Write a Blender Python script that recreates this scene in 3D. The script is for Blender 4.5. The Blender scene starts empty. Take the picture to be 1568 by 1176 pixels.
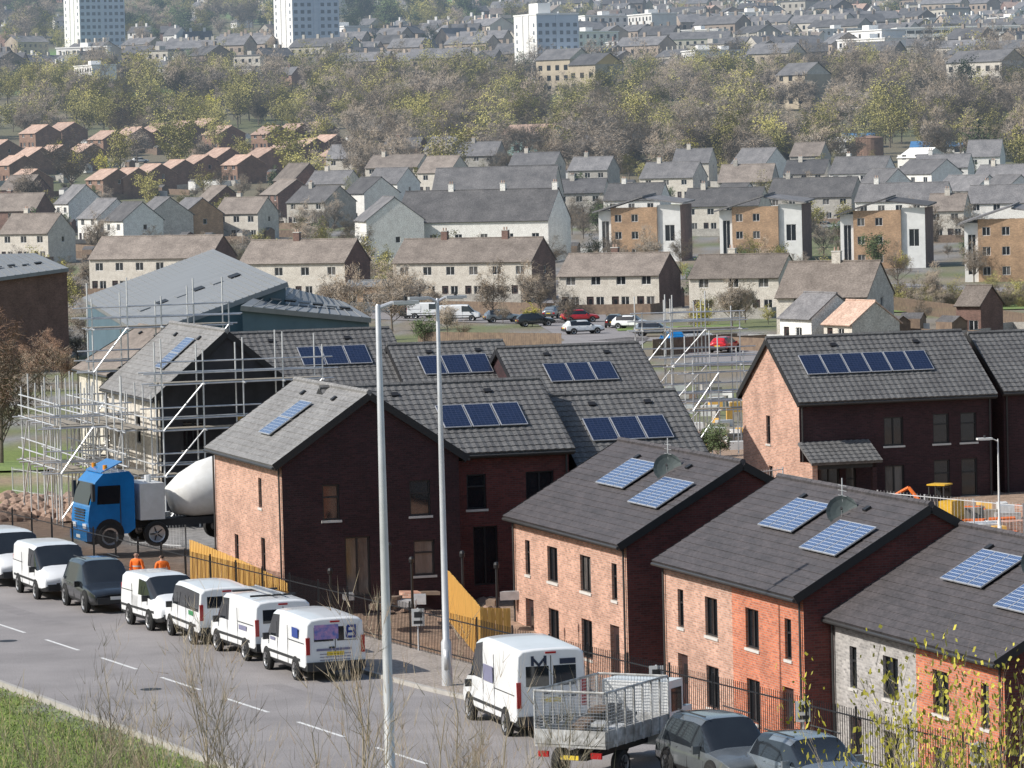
import bpy, math, random, bmesh
from mathutils import Vector, Matrix, noise
random.seed(11)
R=random.random
def U(a,b): return a+(b-a)*random.random()
F=6500.0; CZ=16.0; ROLL=.025; HOR=225.0
PITCH=math.atan((588-HOR)/F)
scene=bpy.context.scene
V=Vector
# ------------------------------------------------------------------ camera
cam=bpy.data.cameras.new("camera"); co=bpy.data.objects.new("camera",cam); scene.collection.objects.link(co)
cam.sensor_width=36; cam.lens=36*F/1568; cam.clip_start=1; cam.clip_end=12000
CM=Matrix.Translation((0,0,CZ))@Matrix.Rotation(math.pi/2-PITCH,4,'X')@Matrix.Rotation(-ROLL,4,'Z')
co.matrix_world=CM; scene.camera=co
# ------------------------------------------------------------------ terrain
def ss(a,b,x):
    t=max(0,min(1,(x-a)/(b-a))); return t*t*(3-2*t)
def interp(P,x):
    if x<=P[0][0]: return P[0][1]
    for (a,b),(c,d) in zip(P,P[1:]):
        if x<=c: return b+(d-b)*(x-a)/(c-a)
    return P[-1][1]
PROF=[(-500,0),(200,0),(300,-2.2),(400,-4.3),(530,-5),(600,-4.2),(700,-2.5),(800,0),(900,3),(1000,8),(1100,13),(1200,19),(1400,32),(1600,44),(1900,62),(2300,88),(3000,140),(4800,260)]
DIP=[(0,-3.4),(101,-3.3),(114,-2.8),(128,-2.3),(138,-1.2),(150,-.4),(200,-.3),(300,0)]
TX,TY=.395,-.918
def road(a,n): # along / across the street -> world
    return (-a*TX+n*.918, a*.918+n*.395)
def terrain(x,y):
    z=interp(PROF,y); n=.918*x+.395*y; a=.918*y-.395*x
    if y<260:
        fade=1-ss(150,210,y)
        if n<36: z+=14.3*min(1.1,(36-n)/36)**2*fade
        else: z+=interp(DIP,a)*ss(50.2,54,n)*(1-ss(95,130,n))
        z-=.06
    if y>850:
        z+=noise.noise(V((x*.006,y*.006,3)))*min(1,(y-850)/600)*5
    return z
def ray(u,v):
    d=CM.to_3x3()@V((u-784,-(v-588),-F)); return d/d.y
def survey(u,v,z):
    d=ray(u,v); t=(z-CZ)/d.z; return V((d.x*t,t,z))
def atd(u,v,d_):
    d=ray(u,v); return V((d.x*d_,d_,CZ+d.z*d_))
def ground(u,v):
    d=ray(u,v); t=60.0
    while t<4500:
        if CZ+d.z*t<=terrain(d.x*t,t): break
        t+=max(.5,t*.004)
    lo=t-max(.5,t*.004); hi=t
    for _ in range(12):
        m=(lo+hi)/2
        if CZ+d.z*m<=terrain(d.x*m,m): hi=m
        else: lo=m
    return V((d.x*hi,hi,terrain(d.x*hi,hi)))
OCC=[]
def free(x,y,r=3):
    for (a,b,c) in OCC:
        if (a-x)**2+(b-y)**2<(c+r)**2: return False
    return True
# ------------------------------------------------------------------ materials
MATS={}
def newmat(name):
    m=bpy.data.materials.new(name); m.use_nodes=True; MATS[name]=m
    nt=m.node_tree; return m,nt,nt.nodes["Principled BSDF"]
def M(name,col,col2=None,scale=2.,rough=.8,metal=0,bump=0,rnd=0,detail=4,spec=.4,stretch=None,coat=0,fine=0):
    if name in MATS: return MATS[name]
    m,nt,b=newmat(name); N=nt.nodes; L=nt.links
    b.inputs['Roughness'].default_value=rough; b.inputs['Metallic'].default_value=metal
    b.inputs['Specular IOR Level'].default_value=spec; b.inputs['Coat Weight'].default_value=coat
    if col2 is None: col2=tuple(c*.82 for c in col)
    tc=N.new('ShaderNodeTexCoord'); nz=N.new('ShaderNodeTexNoise'); nz.inputs['Scale'].default_value=scale
    nz.inputs['Detail'].default_value=detail; nz.inputs['Roughness'].default_value=.62
    src=tc.outputs['Object']
    if stretch:
        mp=N.new('ShaderNodeMapping'); mp.inputs['Scale'].default_value=stretch; L.new(src,mp.inputs[0]); src=mp.outputs[0]
    L.new(src,nz.inputs['Vector'])
    cr=N.new('ShaderNodeValToRGB'); cr.color_ramp.elements[0].position=.34; cr.color_ramp.elements[1].position=.66
    cr.color_ramp.elements[0].color=(*col2,1); cr.color_ramp.elements[1].color=(*col,1)
    L.new(nz.outputs['Fac'],cr.inputs[0]); out=cr.outputs[0]
    if fine:
        n2=N.new('ShaderNodeTexNoise'); n2.inputs['Scale'].default_value=fine; n2.inputs['Detail'].default_value=3; L.new(tc.outputs['Object'],n2.inputs['Vector'])
        mr=N.new('ShaderNodeMapRange'); mr.inputs['From Min'].default_value=.3; mr.inputs['From Max'].default_value=.7; mr.inputs['To Min'].default_value=.68; mr.inputs['To Max'].default_value=1.25
        L.new(n2.outputs['Fac'],mr.inputs[0]); mx=N.new('ShaderNodeVectorMath'); mx.operation='SCALE'; L.new(out,mx.inputs[0]); L.new(mr.outputs[0],mx.inputs['Scale']); out=mx.outputs[0]
    if rnd:
        oi=N.new('ShaderNodeObjectInfo'); mr=N.new('ShaderNodeMapRange'); mr.inputs['To Min'].default_value=1-rnd; mr.inputs['To Max'].default_value=1+rnd
        L.new(oi.outputs['Random'],mr.inputs[0]); mx=N.new('ShaderNodeVectorMath'); mx.operation='SCALE'; L.new(out,mx.inputs[0]); L.new(mr.outputs[0],mx.inputs['Scale']); out=mx.outputs[0]
    L.new(out,b.inputs['Base Color'])
    if bump:
        bp=N.new('ShaderNodeBump'); bp.inputs['Strength'].default_value=bump; bp.inputs['Distance'].default_value=.05
        L.new(nz.outputs['Fac'],bp.inputs['Height']); L.new(bp.outputs[0],b.inputs['Normal'])
    return m
def brick(name,c1,c2,mort,stain=.25):
    m,nt,b=newmat(name); N=nt.nodes; L=nt.links; b.inputs['Roughness'].default_value=.9
    tc=N.new('ShaderNodeTexCoord'); sp=N.new('ShaderNodeSeparateXYZ'); L.new(tc.outputs['Object'],sp.inputs[0])
    ad=N.new('ShaderNodeMath'); L.new(sp.outputs[0],ad.inputs[0]); L.new(sp.outputs[1],ad.inputs[1])
    cb=N.new('ShaderNodeCombineXYZ'); L.new(ad.outputs[0],cb.inputs[0]); L.new(sp.outputs[2],cb.inputs[1])
    bt=N.new('ShaderNodeTexBrick'); L.new(cb.outputs[0],bt.inputs['Vector']); bt.inputs['Scale'].default_value=1
    bt.inputs['Brick Width'].default_value=.225; bt.inputs['Row Height'].default_value=.075; bt.inputs['Mortar Size'].default_value=.009
    bt.inputs['Color1'].default_value=(*[c*1.15 for c in c1],1); bt.inputs['Color2'].default_value=(*[c*.85 for c in c2],1); bt.inputs['Mortar'].default_value=(*mort,1)
    def scaled(src,scale,lo,hi,det):
        nz=N.new('ShaderNodeTexNoise'); nz.inputs['Scale'].default_value=scale; nz.inputs['Detail'].default_value=det; L.new(tc.outputs['Object'],nz.inputs['Vector'])
        mr=N.new('ShaderNodeMapRange'); mr.inputs['From Min'].default_value=.3; mr.inputs['From Max'].default_value=.7; mr.inputs['To Min'].default_value=lo; mr.inputs['To Max'].default_value=hi
        L.new(nz.outputs['Fac'],mr.inputs[0]); mx=N.new('ShaderNodeVectorMath'); mx.operation='SCALE'; L.new(src,mx.inputs[0]); L.new(mr.outputs[0],mx.inputs['Scale']); return mx.outputs[0]
    o=scaled(bt.outputs[0],.7,1-stain,1+stain*.5,6); o=scaled(o,9,.9,1.1,3); L.new(o,b.inputs['Base Color'])
    bp=N.new('ShaderNodeBump'); bp.inputs['Strength'].default_value=.4; bp.inputs['Distance'].default_value=.01; bp.invert=True
    L.new(bt.outputs['Fac'],bp.inputs['Height']); L.new(bp.outputs[0],b.inputs['Normal'])
    return m
def panelmat(name,cell,line):
    m,nt,b=newmat(name); N=nt.nodes; L=nt.links; b.inputs['Roughness'].default_value=.12; b.inputs['Specular IOR Level'].default_value=.6
    uv=N.new('ShaderNodeUVMap'); bt=N.new('ShaderNodeTexBrick'); bt.offset=0; L.new(uv.outputs[0],bt.inputs['Vector'])
    bt.inputs['Scale'].default_value=1; bt.inputs['Brick Width'].default_value=1/6; bt.inputs['Row Height'].default_value=.1; bt.inputs['Mortar Size'].default_value=.008
    bt.inputs['Color1'].default_value=(*cell,1); bt.inputs['Color2'].default_value=(*[c*1.35 for c in cell],1); bt.inputs['Mortar'].default_value=(*line,1)
    L.new(bt.outputs[0],b.inputs['Base Color']); return m
BR_PINK=brick('brick_pink',(.56,.31,.22),(.45,.235,.165),(.46,.4,.34))
BR_ORANGE=brick('brick_orange',(.6,.18,.085),(.5,.14,.07),(.4,.3,.24))
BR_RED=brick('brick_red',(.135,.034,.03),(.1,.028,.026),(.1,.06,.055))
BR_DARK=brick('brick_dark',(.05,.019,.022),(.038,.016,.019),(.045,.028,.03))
BR_GREY=brick('brick_grey',(.40,.38,.36),(.3,.285,.275),(.4,.39,.37))
BR_TAN=brick('brick_tan',(.48,.29,.16),(.42,.25,.135),(.4,.32,.24))
BR_BROWN=brick('brick_brown',(.2,.112,.088),(.15,.085,.068),(.2,.15,.13))
BR_EST=brick('brick_estate',(.28,.165,.115),(.22,.13,.09),(.25,.18,.14))
HARL=M('render_cream',(.64,.6,.53),(.5,.46,.4),1.2,.9,fine=9)
WHITE=M('render_white',(.8,.79,.75),(.68,.66,.62),1.1,.9,fine=8)
GREYH=M('render_grey',(.44,.42,.38),(.33,.31,.28),1.1,.9,fine=8)
CLAD=M('cladding_white',(.8,.8,.78),(.68,.68,.66),.8,.6)
R_TILE=M('roof_tile_grey',(.145,.144,.142),(.10,.098,.098),1.2,.7,fine=14)
R_DARK=M('roof_slate_dark',(.088,.078,.08),(.06,.055,.057),1.0,.65,fine=10,stretch=(1,2,2))
R_GREY=M('roof_light_grey',(.25,.245,.24),(.185,.18,.175),.8,.7,fine=8)
R_BROWN=M('roof_brown',(.25,.212,.182),(.16,.134,.115),.5,.85,fine=6,rnd=.25)
R_SLATE=M('roof_slate',(.185,.178,.178),(.11,.107,.11),.4,.8,fine=5,rnd=.4)
R_ORANGE=M('roof_terracotta',(.52,.37,.29),(.38,.26,.2),.7,.85,fine=5,rnd=.15)
METALROOF=M('roof_metal',(.245,.255,.262),(.2,.21,.215),.15,.55,stretch=(1,14,1))
FASC=M('fascia_dark',(.022,.022,.024),rough=.5)
FR_D=M('frame_dark',(.03,.03,.033),rough=.4)
FR_W=M('frame_white',(.75,.75,.74),rough=.4)
SILL=M('sill_stone',(.62,.6,.56),rough=.8)
GLASS=M('window_glass',(.02,.024,.028),(.012,.014,.017),.7,.06,spec=.9)
GLASS2=M('window_curtained',(.16,.15,.14),(.03,.03,.033),.9,.15,spec=.8,stretch=(2,2,.4))
DOORM=M('door_paint',(.05,.03,.03),rough=.45)
PIPE=M('downpipe',(.05,.05,.05),rough=.4)
GALV=M('galvanised_steel',(.62,.63,.64),(.48,.49,.5),3,.45,.4)
POLE=M('lamp_column_paint',(.58,.59,.61),(.48,.49,.51),1.5,.4,.3)
BOARD=M('scaffold_board',(.34,.31,.26),(.24,.215,.18),3,.85)
TIMBER=M('timber_fence_wood',(.74,.44,.12),(.58,.34,.09),3,.8,stretch=(6,6,.6))
ALU=M('panel_frame_aluminium',(.62,.63,.65),rough=.35,metal=.5)
PV=panelmat('pv_cells',(.03,.065,.16),(.46,.5,.56)); PVD=panelmat('pv_cells_dark',(.01,.018,.045),(.035,.045,.09))
BLACK=M('black_metal',(.018,.018,.02),rough=.5)
RUB=M('rubber',(.02,.02,.02),rough=.8)
PLAS=M('dark_plastic',(.035,.036,.038),rough=.55)
RIM=M('wheel_rim',(.45,.45,.46),rough=.35,metal=.7)
CWHITE=M('paint_white',(.8,.81,.82),(.72,.73,.73),.6,.25,coat=.5)
CBLACK=M('paint_black',(.015,.017,.02),(.012,.014,.016),1,.2,coat=.8)
CSILV=M('paint_silver',(.27,.31,.34),(.22,.25,.28),1,.25,.5,coat=.6)
CDARK=M('paint_mid_grey',(.11,.12,.125),rough=.2,coat=.8)
CBLUE=M('paint_blue',(.012,.19,.5),(.01,.15,.4),1.5,.25,coat=.6)
CRED=M('paint_red',(.55,.02,.03),rough=.3,coat=.5)
LRED=M('tail_lamp',(.4,.02,.02),rough=.2)
LCLR=M('head_lamp',(.6,.62,.65),rough=.1,spec=.8)
LAMB=M('amber_lamp',(.8,.3,.03),rough=.3)
PLATEY=M('number_plate_yellow',(.75,.55,.05),rough=.5); PLATEW=M('number_plate_white',(.75,.75,.72),rough=.5)
SIGNW=M('sign_white',(.72,.72,.7),rough=.6)
YEL=M('machine_yellow',(.7,.42,.03),(.55,.32,.03),3,.5); ORA=M('plastic_orange',(.75,.16,.02),rough=.6)
# ------------------------------------------------------------------ mesh builder
class MB:
    def __init__(s,mats=()): s.v=[];s.f=[];s.m=[];s.uv={};s.mats=list(mats)
    def mi(s,m):
        if m not in s.mats: s.mats.append(m)
        return s.mats.index(m)
    def face(s,pts,m,uv=None):
        b=len(s.v); s.v+= [tuple(p) for p in pts]; s.f.append(tuple(range(b,b+len(pts)))); s.m.append(s.mi(m))
        if uv: s.uv[len(s.f)-1]=uv
    def obox(s,O,A,B,C,m):
        O=V(O);A=V(A);B=V(B);C=V(C)
        b=len(s.v); s.v+=[tuple(p) for p in (O,O+A,O+A+B,O+B,O+C,O+A+C,O+A+B+C,O+B+C)]
        for q in ((0,3,2,1),(4,5,6,7),(0,1,5,4),(1,2,6,5),(2,3,7,6),(3,0,4,7)):
            s.f.append(tuple(b+i for i in q)); s.m.append(s.mi(m))
    def box(s,x0,x1,y0,y1,z0,z1,m): s.obox((x0,y0,z0),(x1-x0,0,0),(0,y1-y0,0),(0,0,z1-z0),m)
    def tube(s,p,q,r0,r1=None,n=6,m=None,cap=True):
        p=V(p);q=V(q); r1=r0 if r1 is None else r1; d=(q-p)
        if d.length<1e-6: return
        d.normalize(); a=d.orthogonal().normalized(); c=d.cross(a); b=len(s.v)
        for P,r in ((p,r0),(q,r1)):
            for i in range(n):
                t=2*math.pi*i/n; s.v.append(tuple(P+a*math.cos(t)*r+c*math.sin(t)*r))
        mi=s.mi(m)
        for i in range(n):
            j=(i+1)%n; s.f.append((b+i,b+j,b+n+j,b+n+i)); s.m.append(mi)
        if cap and n>3:
            s.f.append(tuple(b+i for i in range(n))[::-1]); s.m.append(mi); s.f.append(tuple(b+n+i for i in range(n))); s.m.append(mi)
    def lathe(s,O,ax,prof,n,m):
        O=V(O);ax=V(ax).normalized(); a=ax.orthogonal().normalized(); c=ax.cross(a); b=len(s.v); mi=s.mi(m)
        for (h,r) in prof:
            for i in range(n):
                t=2*math.pi*i/n; s.v.append(tuple(O+ax*h+(a*math.cos(t)+c*math.sin(t))*r))
        for k in range(len(prof)-1):
            for i in range(n):
                j=(i+1)%n; s.f.append((b+k*n+i,b+k*n+j,b+(k+1)*n+j,b+(k+1)*n+i)); s.m.append(mi)
    def mesh(s,name,smooth=False):
        me=bpy.data.meshes.new(name); me.from_pydata(s.v,[],s.f)
        for m in s.mats: me.materials.append(m)
        me.polygons.foreach_set('material_index',s.m)
        if s.uv:
            ul=me.uv_layers.new(name='UVMap')
            for fi,uv in s.uv.items():
                for k,li in enumerate(me.polygons[fi].loop_indices): ul.data[li].uv=uv[k]
        if smooth: me.polygons.foreach_set('use_smooth',[True]*len(s.f))
        me.update(); return me
    def obj(s,name,parent=None,mat=None,smooth=False):
        if not s.f: return None
        return link(name,s.mesh(name,smooth),parent,mat)
def link(name,me,parent=None,mat=None):
    o=bpy.data.objects.new(name,me); scene.collection.objects.link(o)
    if parent: o.parent=parent
    if mat is not None: o.matrix_local=mat
    return o
def empty(name,mat=None):
    o=bpy.data.objects.new(name,None); o.empty_display_size=.5; scene.collection.objects.link(o)
    if mat is not None: o.matrix_world=mat
    return o
def TR(x,y,z,yaw): return Matrix.Translation((x,y,z))@Matrix.Rotation(yaw,4,'Z')
# ------------------------------------------------------------------ houses
def wallpanel(mw,mf,p0,dx,nr,W,H,ops,m,zb=-2.,frame=None,zt0=None,detail=True):
    p0=V(p0);dx=V(dx);nr=V(nr); frame=frame or FR_D
    def P(a,z,d=0): return p0+dx*a-nr*d+V((0,0,z))
    xs=sorted({0,W,*[o[0] for o in ops],*[o[0]+o[2] for o in ops]}); zs=sorted({zb,H,*[o[1] for o in ops],*[o[1]+o[3] for o in ops]})
    for a,b in zip(xs,xs[1:]):
        for c,d in zip(zs,zs[1:]):
            mx,mz=(a+b)/2,(c+d)/2
            if any(o[0]<mx<o[0]+o[2] and o[1]<mz<o[1]+o[3] for o in ops): continue
            mw.face((P(a,c),P(b,c),P(b,d),P(a,d)),m)
    for o in ops:
        x,z,w,h=o[:4]; k=o[4] if len(o)>4 else 'w'; D=.13
        for q in (((x,z),(x+w,z)),((x+w,z),(x+w,z+h)),((x+w,z+h),(x,z+h)),((x,z+h),(x,z))):
            (a,b),(c,d)=q; mw.face((P(a,b),P(c,d),P(c,d,D),P(a,b,D)),m)
        g=GLASS if R()<.8 else GLASS2
        if k=='d':
            mf.face((P(x,z,D),P(x+w,z,D),P(x+w,z+h,D),P(x,z+h,D)),DOORM)
            mf.obox(P(x+w*.3,z+h*.55,D-.02),dx*w*.4,nr*.01,(0,0,h*.3),g); mf.obox(P(x+w*.82,z+h*.45,D-.01),dx*.05,nr*.05,(0,0,.15),ALU)
            continue
        mf.face((P(x,z,D),P(x+w,z,D),P(x+w,z+h,D),P(x,z+h,D)),g)
        t=.06
        bars=[(x,z,t,h),(x+w-t,z,t,h),(x+t,z,w-2*t,t),(x+t,z+h-t,w-2*t,t)]
        if w>.9: bars.append((x+w/2-t/2,z+t,t,h-2*t))
        elif h>1 and detail: bars.append((x+t,z+h*.62,w-2*t,t))
        for (a,b,c,d) in bars: mf.obox(P(a,b,D-.005),dx*c,nr*.05,(0,0,d),frame)
        if detail and k=='w': mf.obox(P(x-.06,z-.09,-.04),dx*(w+.12),-nr*.09,(0,0,.085),SILL)
def tiles(mb,P,X,Lx,S,Ls,N,m,course=.34,per=.3,amp=.028,step=.03,segs=4):
    P=V(P);X=V(X);S=V(S);N=V(N); nc=max(1,round(Ls/course)); c=Ls/nc; n=max(1,round(Lx/per*segs)) if amp else max(1,round(Lx/.6)); dx=Lx/n; mi=mb.mi(m)
    for j in range(nc):
        b=len(mb.v); jit=U(-.004,.004)
        for e,hh in ((j*c,-.02),(j*c,step+jit),((j+1)*c+.0,.004)):
            for i in range(n+1):
                ph=(i*dx/per)%1; h=amp*(math.sin(math.pi*ph)**2) if amp else 0
                p=P+X*(i*dx)+S*e+N*(hh+(h if hh>0 else 0)); mb.v.append(tuple(p))
        w=n+1
        for r in (0,1):
            for i in range(n): mb.f.append((b+r*w+i,b+r*w+i+1,b+(r+1)*w+i+1,b+(r+1)*w+i)); mb.m.append(mi)
def house(name,x,y,z,yaw,W,D,he,rise,walls,roofm,ops={},tile='plain',oh=.3,og=.15,panels=(),split=None,frame=None,pv=None,chim=(),detail=True,pipes=True,nofaces=(),zb=-2.):
    E=empty(name,TR(x,y,z,yaw)); mw=MB([]);mf=MB([]);mr=MB([]);md=MB([]);mp=MB([])
    wf,ws=walls
    def wp(face,W_,p0,dx,nr):
        if face in nofaces: return
        o=ops.get(face,[]); m=wf if face in('front','back') else ws
        if face=='front' and split:
            xs,m2=split
            wallpanel(mw,mf,p0,dx,nr,xs,he,[q for q in o if q[0]<xs],m,zb,frame,detail=detail)
            wallpanel(mw,mf,V(p0)+V(dx)*xs,dx,nr,W_-xs,he,[(q[0]-xs,)+tuple(q[1:]) for q in o if q[0]>=xs],m2,zb,frame,detail=detail)
        else: wallpanel(mw,mf,p0,dx,nr,W_,he,o,m,zb,frame,detail=detail)
    wp('front',W,(0,0,0),(1,0,0),(0,-1,0)); wp('right',D,(W,0,0),(0,1,0),(1,0,0))
    wp('back',W,(W,D,0),(-1,0,0),(0,1,0)); wp('left',D,(0,D,0),(0,-1,0),(-1,0,0))
    for xx,f in ((0,'left'),(W,'right')):
        if f not in nofaces: mw.face(((xx,0,he),(xx,D,he),(xx,D/2,he+rise-.03)),ws)
    hl=D/2; sl=math.hypot(hl,rise); tn=rise/hl; Lx=W+2*og; Ls=sl*(hl+oh)/hl
    th=.1
    for side in (0,1):
        if side==0: P=V((-og,-oh,he-oh*tn)); X=V((1,0,0)); S=V((0,hl,rise)).normalized(); N=V((0,-rise,hl)).normalized()
        else: P=V((W+og,D+oh,he-oh*tn)); X=V((-1,0,0)); S=V((0,-hl,rise)).normalized(); N=V((0,rise,hl)).normalized()
        mr.obox(P+N*.02,X*Lx,S*Ls,N*th,roofm)
        Pt=P+N*(.02+th+.003)
        if side==0 or detail:
            if tile=='pan': tiles(mr,Pt,X,Lx,S,Ls,N,roofm)
            elif tile=='flat': tiles(mr,Pt,X,Lx,S,Ls,N,roofm,course=.3,amp=0,step=.022)
        if detail: # fascia, verge, gutter
            md.obox(P+N*(-.14)+S*.02,X*Lx,S*.03,N*.155,FASC)
            md.obox(P+N*(-.1)-X*.012,X*.01,S*Ls,N*.26,FASC); md.obox(P+N*(-.1)+X*(Lx+.002),X*.01,S*Ls,N*.26,FASC)
            g=P-S*.05+N*.03; md.tube(g,g+X*Lx,.055,n=6,m=PIPE)
            for q in (.3,.72): # tile vents and flue
                c=P+X*Lx*q+S*Ls*.84+N*.12; mr.obox(c,X*.28,S*.22,N*.1,FASC)
    top=V((-og,D/2,he+rise+.15))
    k=0
    while k<Lx-.05: # ridge tiles
        l=min(.45,Lx-k); mr.tube(top+V((k,0,U(-.006,.006))),top+V((k+l-.015,0,0)),.115,n=6,m=roofm); k+=.45 if detail else 99
    if not detail: mr.tube(top,top+V((Lx,0,0)),.11,n=6,m=roofm)
    if detail and pipes:
        for xx in (.12,W-.12): md.tube((xx,-.08,-.5),(xx,-.08,he-.2),.04,n=6,m=PIPE)
    S=V((0,hl,rise)).normalized(); N=V((0,-rise,hl)).normalized(); P=V((0,-oh,he-oh*tn)); pvm=pv or PVD
    for (px,ps,nx,ny,pw,ph,gap) in panels:
        for i in range(nx):
            for j in range(ny):
                O=P+V((px+i*(pw+gap),0,0))+S*(ps+j*(ph+gap))+N*.22
                mp.obox(O,(pw,0,0),S*ph,N*.04,ALU)
                a=.03; q=O+N*.044; pts=[q+V((a,0,0))+S*a,q+V((pw-a,0,0))+S*a,q+V((pw-a,0,0))+S*(ph-a),q+V((a,0,0))+S*(ph-a)]
                uv=[(0,0),(1,0),(1,1),(0,1)] if ph>pw else [(0,0),(0,1),(1,1),(1,0)]
                mp.face(pts,pvm,uv)
    for cx,cy in chim:
        zc=he+rise-abs(cy-D/2)*tn; mw.box(cx-.45,cx+.45,cy-.3,cy+.3,zc-.4,zc+1.1,ws); mw.box(cx-.5,cx+.5,cy-.35,cy+.35,zc+1.1,zc+1.2,SILL)
        for k in (-.2,.2): mw.tube((cx+k,cy,zc+1.2),(cx+k,cy,zc+1.6),.1,.09,6,R_ORANGE)
    mw.obj('walls',E); mf.obj('windows_and_doors',E); mr.obj('roof',E); md.obj('gutters_and_trim',E); mp.obj('solar_panels',E)
    c=Matrix.Rotation(yaw,4,'Z')@V((W/2,D/2,0)); OCC.append((x+c.x,y+c.y,max(W,D)*.55))
    return E
def anchored(name,u,v,ze,base,yaw,W,D,rise,walls,roofm,side='r',**k):
    oh=k.get('oh',.3); og=k.get('og',.15); tn=rise/(D/2); he=ze-base+oh*tn
    P=survey(u,v,ze+.1); l=V(((W+og) if side=='r' else -og,-oh,0)); l=Matrix.Rotation(yaw,4,'Z')@l
    return house(name,P.x-l.x,P.y-l.y,base,yaw,W,D,he,rise,walls,roofm,**k)
YE=math.radians(-72.8); YG=math.radians(17.2)
def rows_R(he): return [(1.3,3.0,.55,1.25),(3.9,3.0,1.15,1.25),(7.6,3.0,1.15,1.25),(11.0,3.0,.55,1.25),(3.9,.7,1.15,1.35),(7.6,.7,1.15,1.35),(1.2,0,.95,2.15,'d'),(10.7,0,.95,2.15,'d')]
def dish(E,x,y,z):
    m=MB([]); m.tube((x,y,z-.9),(x,y,z+1.15),.022,n=6,m=GALV); ax=V((.9,-.42,.32)).normalized()
    O=V((x+.06,y-.03,z+.1)); m.lathe(O,ax,[(0,.02),(.02,.2),(.07,.38),(.13,.5),(.12,.5),(.05,.36),(0,.2),(-.02,0)],16,M('dish_grey',(.075,.095,.095),rough=.6))
    m.tube(O-V((0,0,.4)),O+ax*.5,.014,n=4,m=GALV); m.tube(O+ax*.44,O+ax*.56,.045,n=6,m=PLAS); m.obj('satellite_dish',E)
    m2=MB([])
    for k in range(3): m2.tube((x-.35,y,z+.6+k*.16),(x+.35,y,z+.6+k*.16),.009,n=4,m=GALV)
    m2.obj('aerial',E)
RP=[(3.9,2.6,3,1,.98,1.6,.02),(8.9,2.0,3,1,.98,1.6,.02)]
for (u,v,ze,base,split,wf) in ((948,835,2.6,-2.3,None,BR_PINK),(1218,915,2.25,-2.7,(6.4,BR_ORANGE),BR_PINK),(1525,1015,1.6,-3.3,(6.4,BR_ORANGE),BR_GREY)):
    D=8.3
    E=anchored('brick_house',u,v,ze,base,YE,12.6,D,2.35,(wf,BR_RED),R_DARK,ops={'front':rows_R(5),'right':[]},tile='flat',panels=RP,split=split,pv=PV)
    dish(E,8.0,D/2-1.0,4.9+2.1)
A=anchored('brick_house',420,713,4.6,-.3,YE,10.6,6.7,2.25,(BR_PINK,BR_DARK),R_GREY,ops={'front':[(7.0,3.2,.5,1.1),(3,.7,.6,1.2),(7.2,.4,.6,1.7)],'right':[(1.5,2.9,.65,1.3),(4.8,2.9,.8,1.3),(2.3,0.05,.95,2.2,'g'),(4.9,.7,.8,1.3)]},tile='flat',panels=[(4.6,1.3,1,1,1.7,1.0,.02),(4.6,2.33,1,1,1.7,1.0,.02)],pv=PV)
P3=lambda x,s:[(x,s,3,1,1.05,1.5,.05)]
anchored('terraced_brick_house',880,687,4.6,-.3,YG,8.4,7.6,2.2,(BR_RED,BR_DARK),R_TILE,ops={'front':[(4.4,2.9,.75,1.3),(6.7,2.9,1.1,1.3),(4.6,.05,.95,2.2,'g'),(6.9,.6,1.1,1.5)]},tile='pan',panels=P3(3.9,1.6))
anchored('terraced_brick_house',1092,708,3.8,-.9,YG,5.1,7.6,2.3,(BR_RED,BR_DARK),R_TILE,ops={'front':[(1,2.9,.8,1.2),(3,2.9,1,1.2)]},tile='pan',panels=P3(.9,1.6))
anchored('terraced_brick_house',637,592,5.1,-.2,YG,8.3,7.6,2.3,(BR_RED,BR_DARK),R_TILE,ops={'front':[(1,2.9,.8,1.2),(5,2.9,1,1.2)]},tile='pan',panels=P3(3.6,1.9))
anchored('terraced_brick_house',813,612,4.4,-.4,YG,5.3,7.6,2.3,(BR_RED,BR_DARK),R_TILE,ops={'front':[(1,2.9,.8,1.2)]},tile='pan',panels=P3(1.0,2.2))
anchored('terraced_brick_house',1025,612,4.3,-.5,YG,6.6,7.6,2.2,(BR_RED,BR_DARK),R_TILE,ops={'front':[(1,2.9,.8,1.2)]},tile='pan',panels=P3(1.6,1.7))
GOP=[(4.1,2.85,.95,1.3),(6.5,2.85,.8,1.35),(7.85,2.85,.8,1.35),(4.1,.55,.95,1.4),(6.5,.4,.8,1.7),(7.85,.4,.8,1.7),(.9,.1,1.0,2.1,'g'),(2.2,.1,.5,2.1,'g')]
G=anchored('brick_house',1222,617,4.1,-.8,YG,9.4,7.3,2.5,(BR_DARK,BR_PINK),R_TILE,'l',ops={'front':GOP,'left':[(3.1,2.9,.5,1.3),(3.3,.6,.5,1.3)]},tile='pan',panels=[(.9,1.9,6,1,1.0,1.45,.04)])
m=MB([]); S=V((0,1.5,.75)).normalized(); N=V((0,-.75,1.5)).normalized()
m.obox((-.1,-1.7,2.25),(3.4,0,0),S*1.9,N*.1,R_TILE); tiles(m,V((-.1,-1.7,2.25))+N*.103,(1,0,0),3.4,S,1.9,N,R_TILE)
m.box(0,.25,-1.5,0,-1,2.3,BR_PINK); m.box(2.9,3.1,-1.5,-1.3,-1,2.3,BR_DARK); m.box(0.25,3.1,-1.5,-1.42,2.05,2.3,FASC)
m.obj('porch',G)
anchored('brick_house',1536,600,4.15,-.8,YG,9.4,7.3,2.3,(BR_DARK,BR_DARK),R_TILE,'l',ops={'front':[(1.2,2.9,.95,1.3),(1.2,.5,.95,1.5)]},tile='pan')
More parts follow.
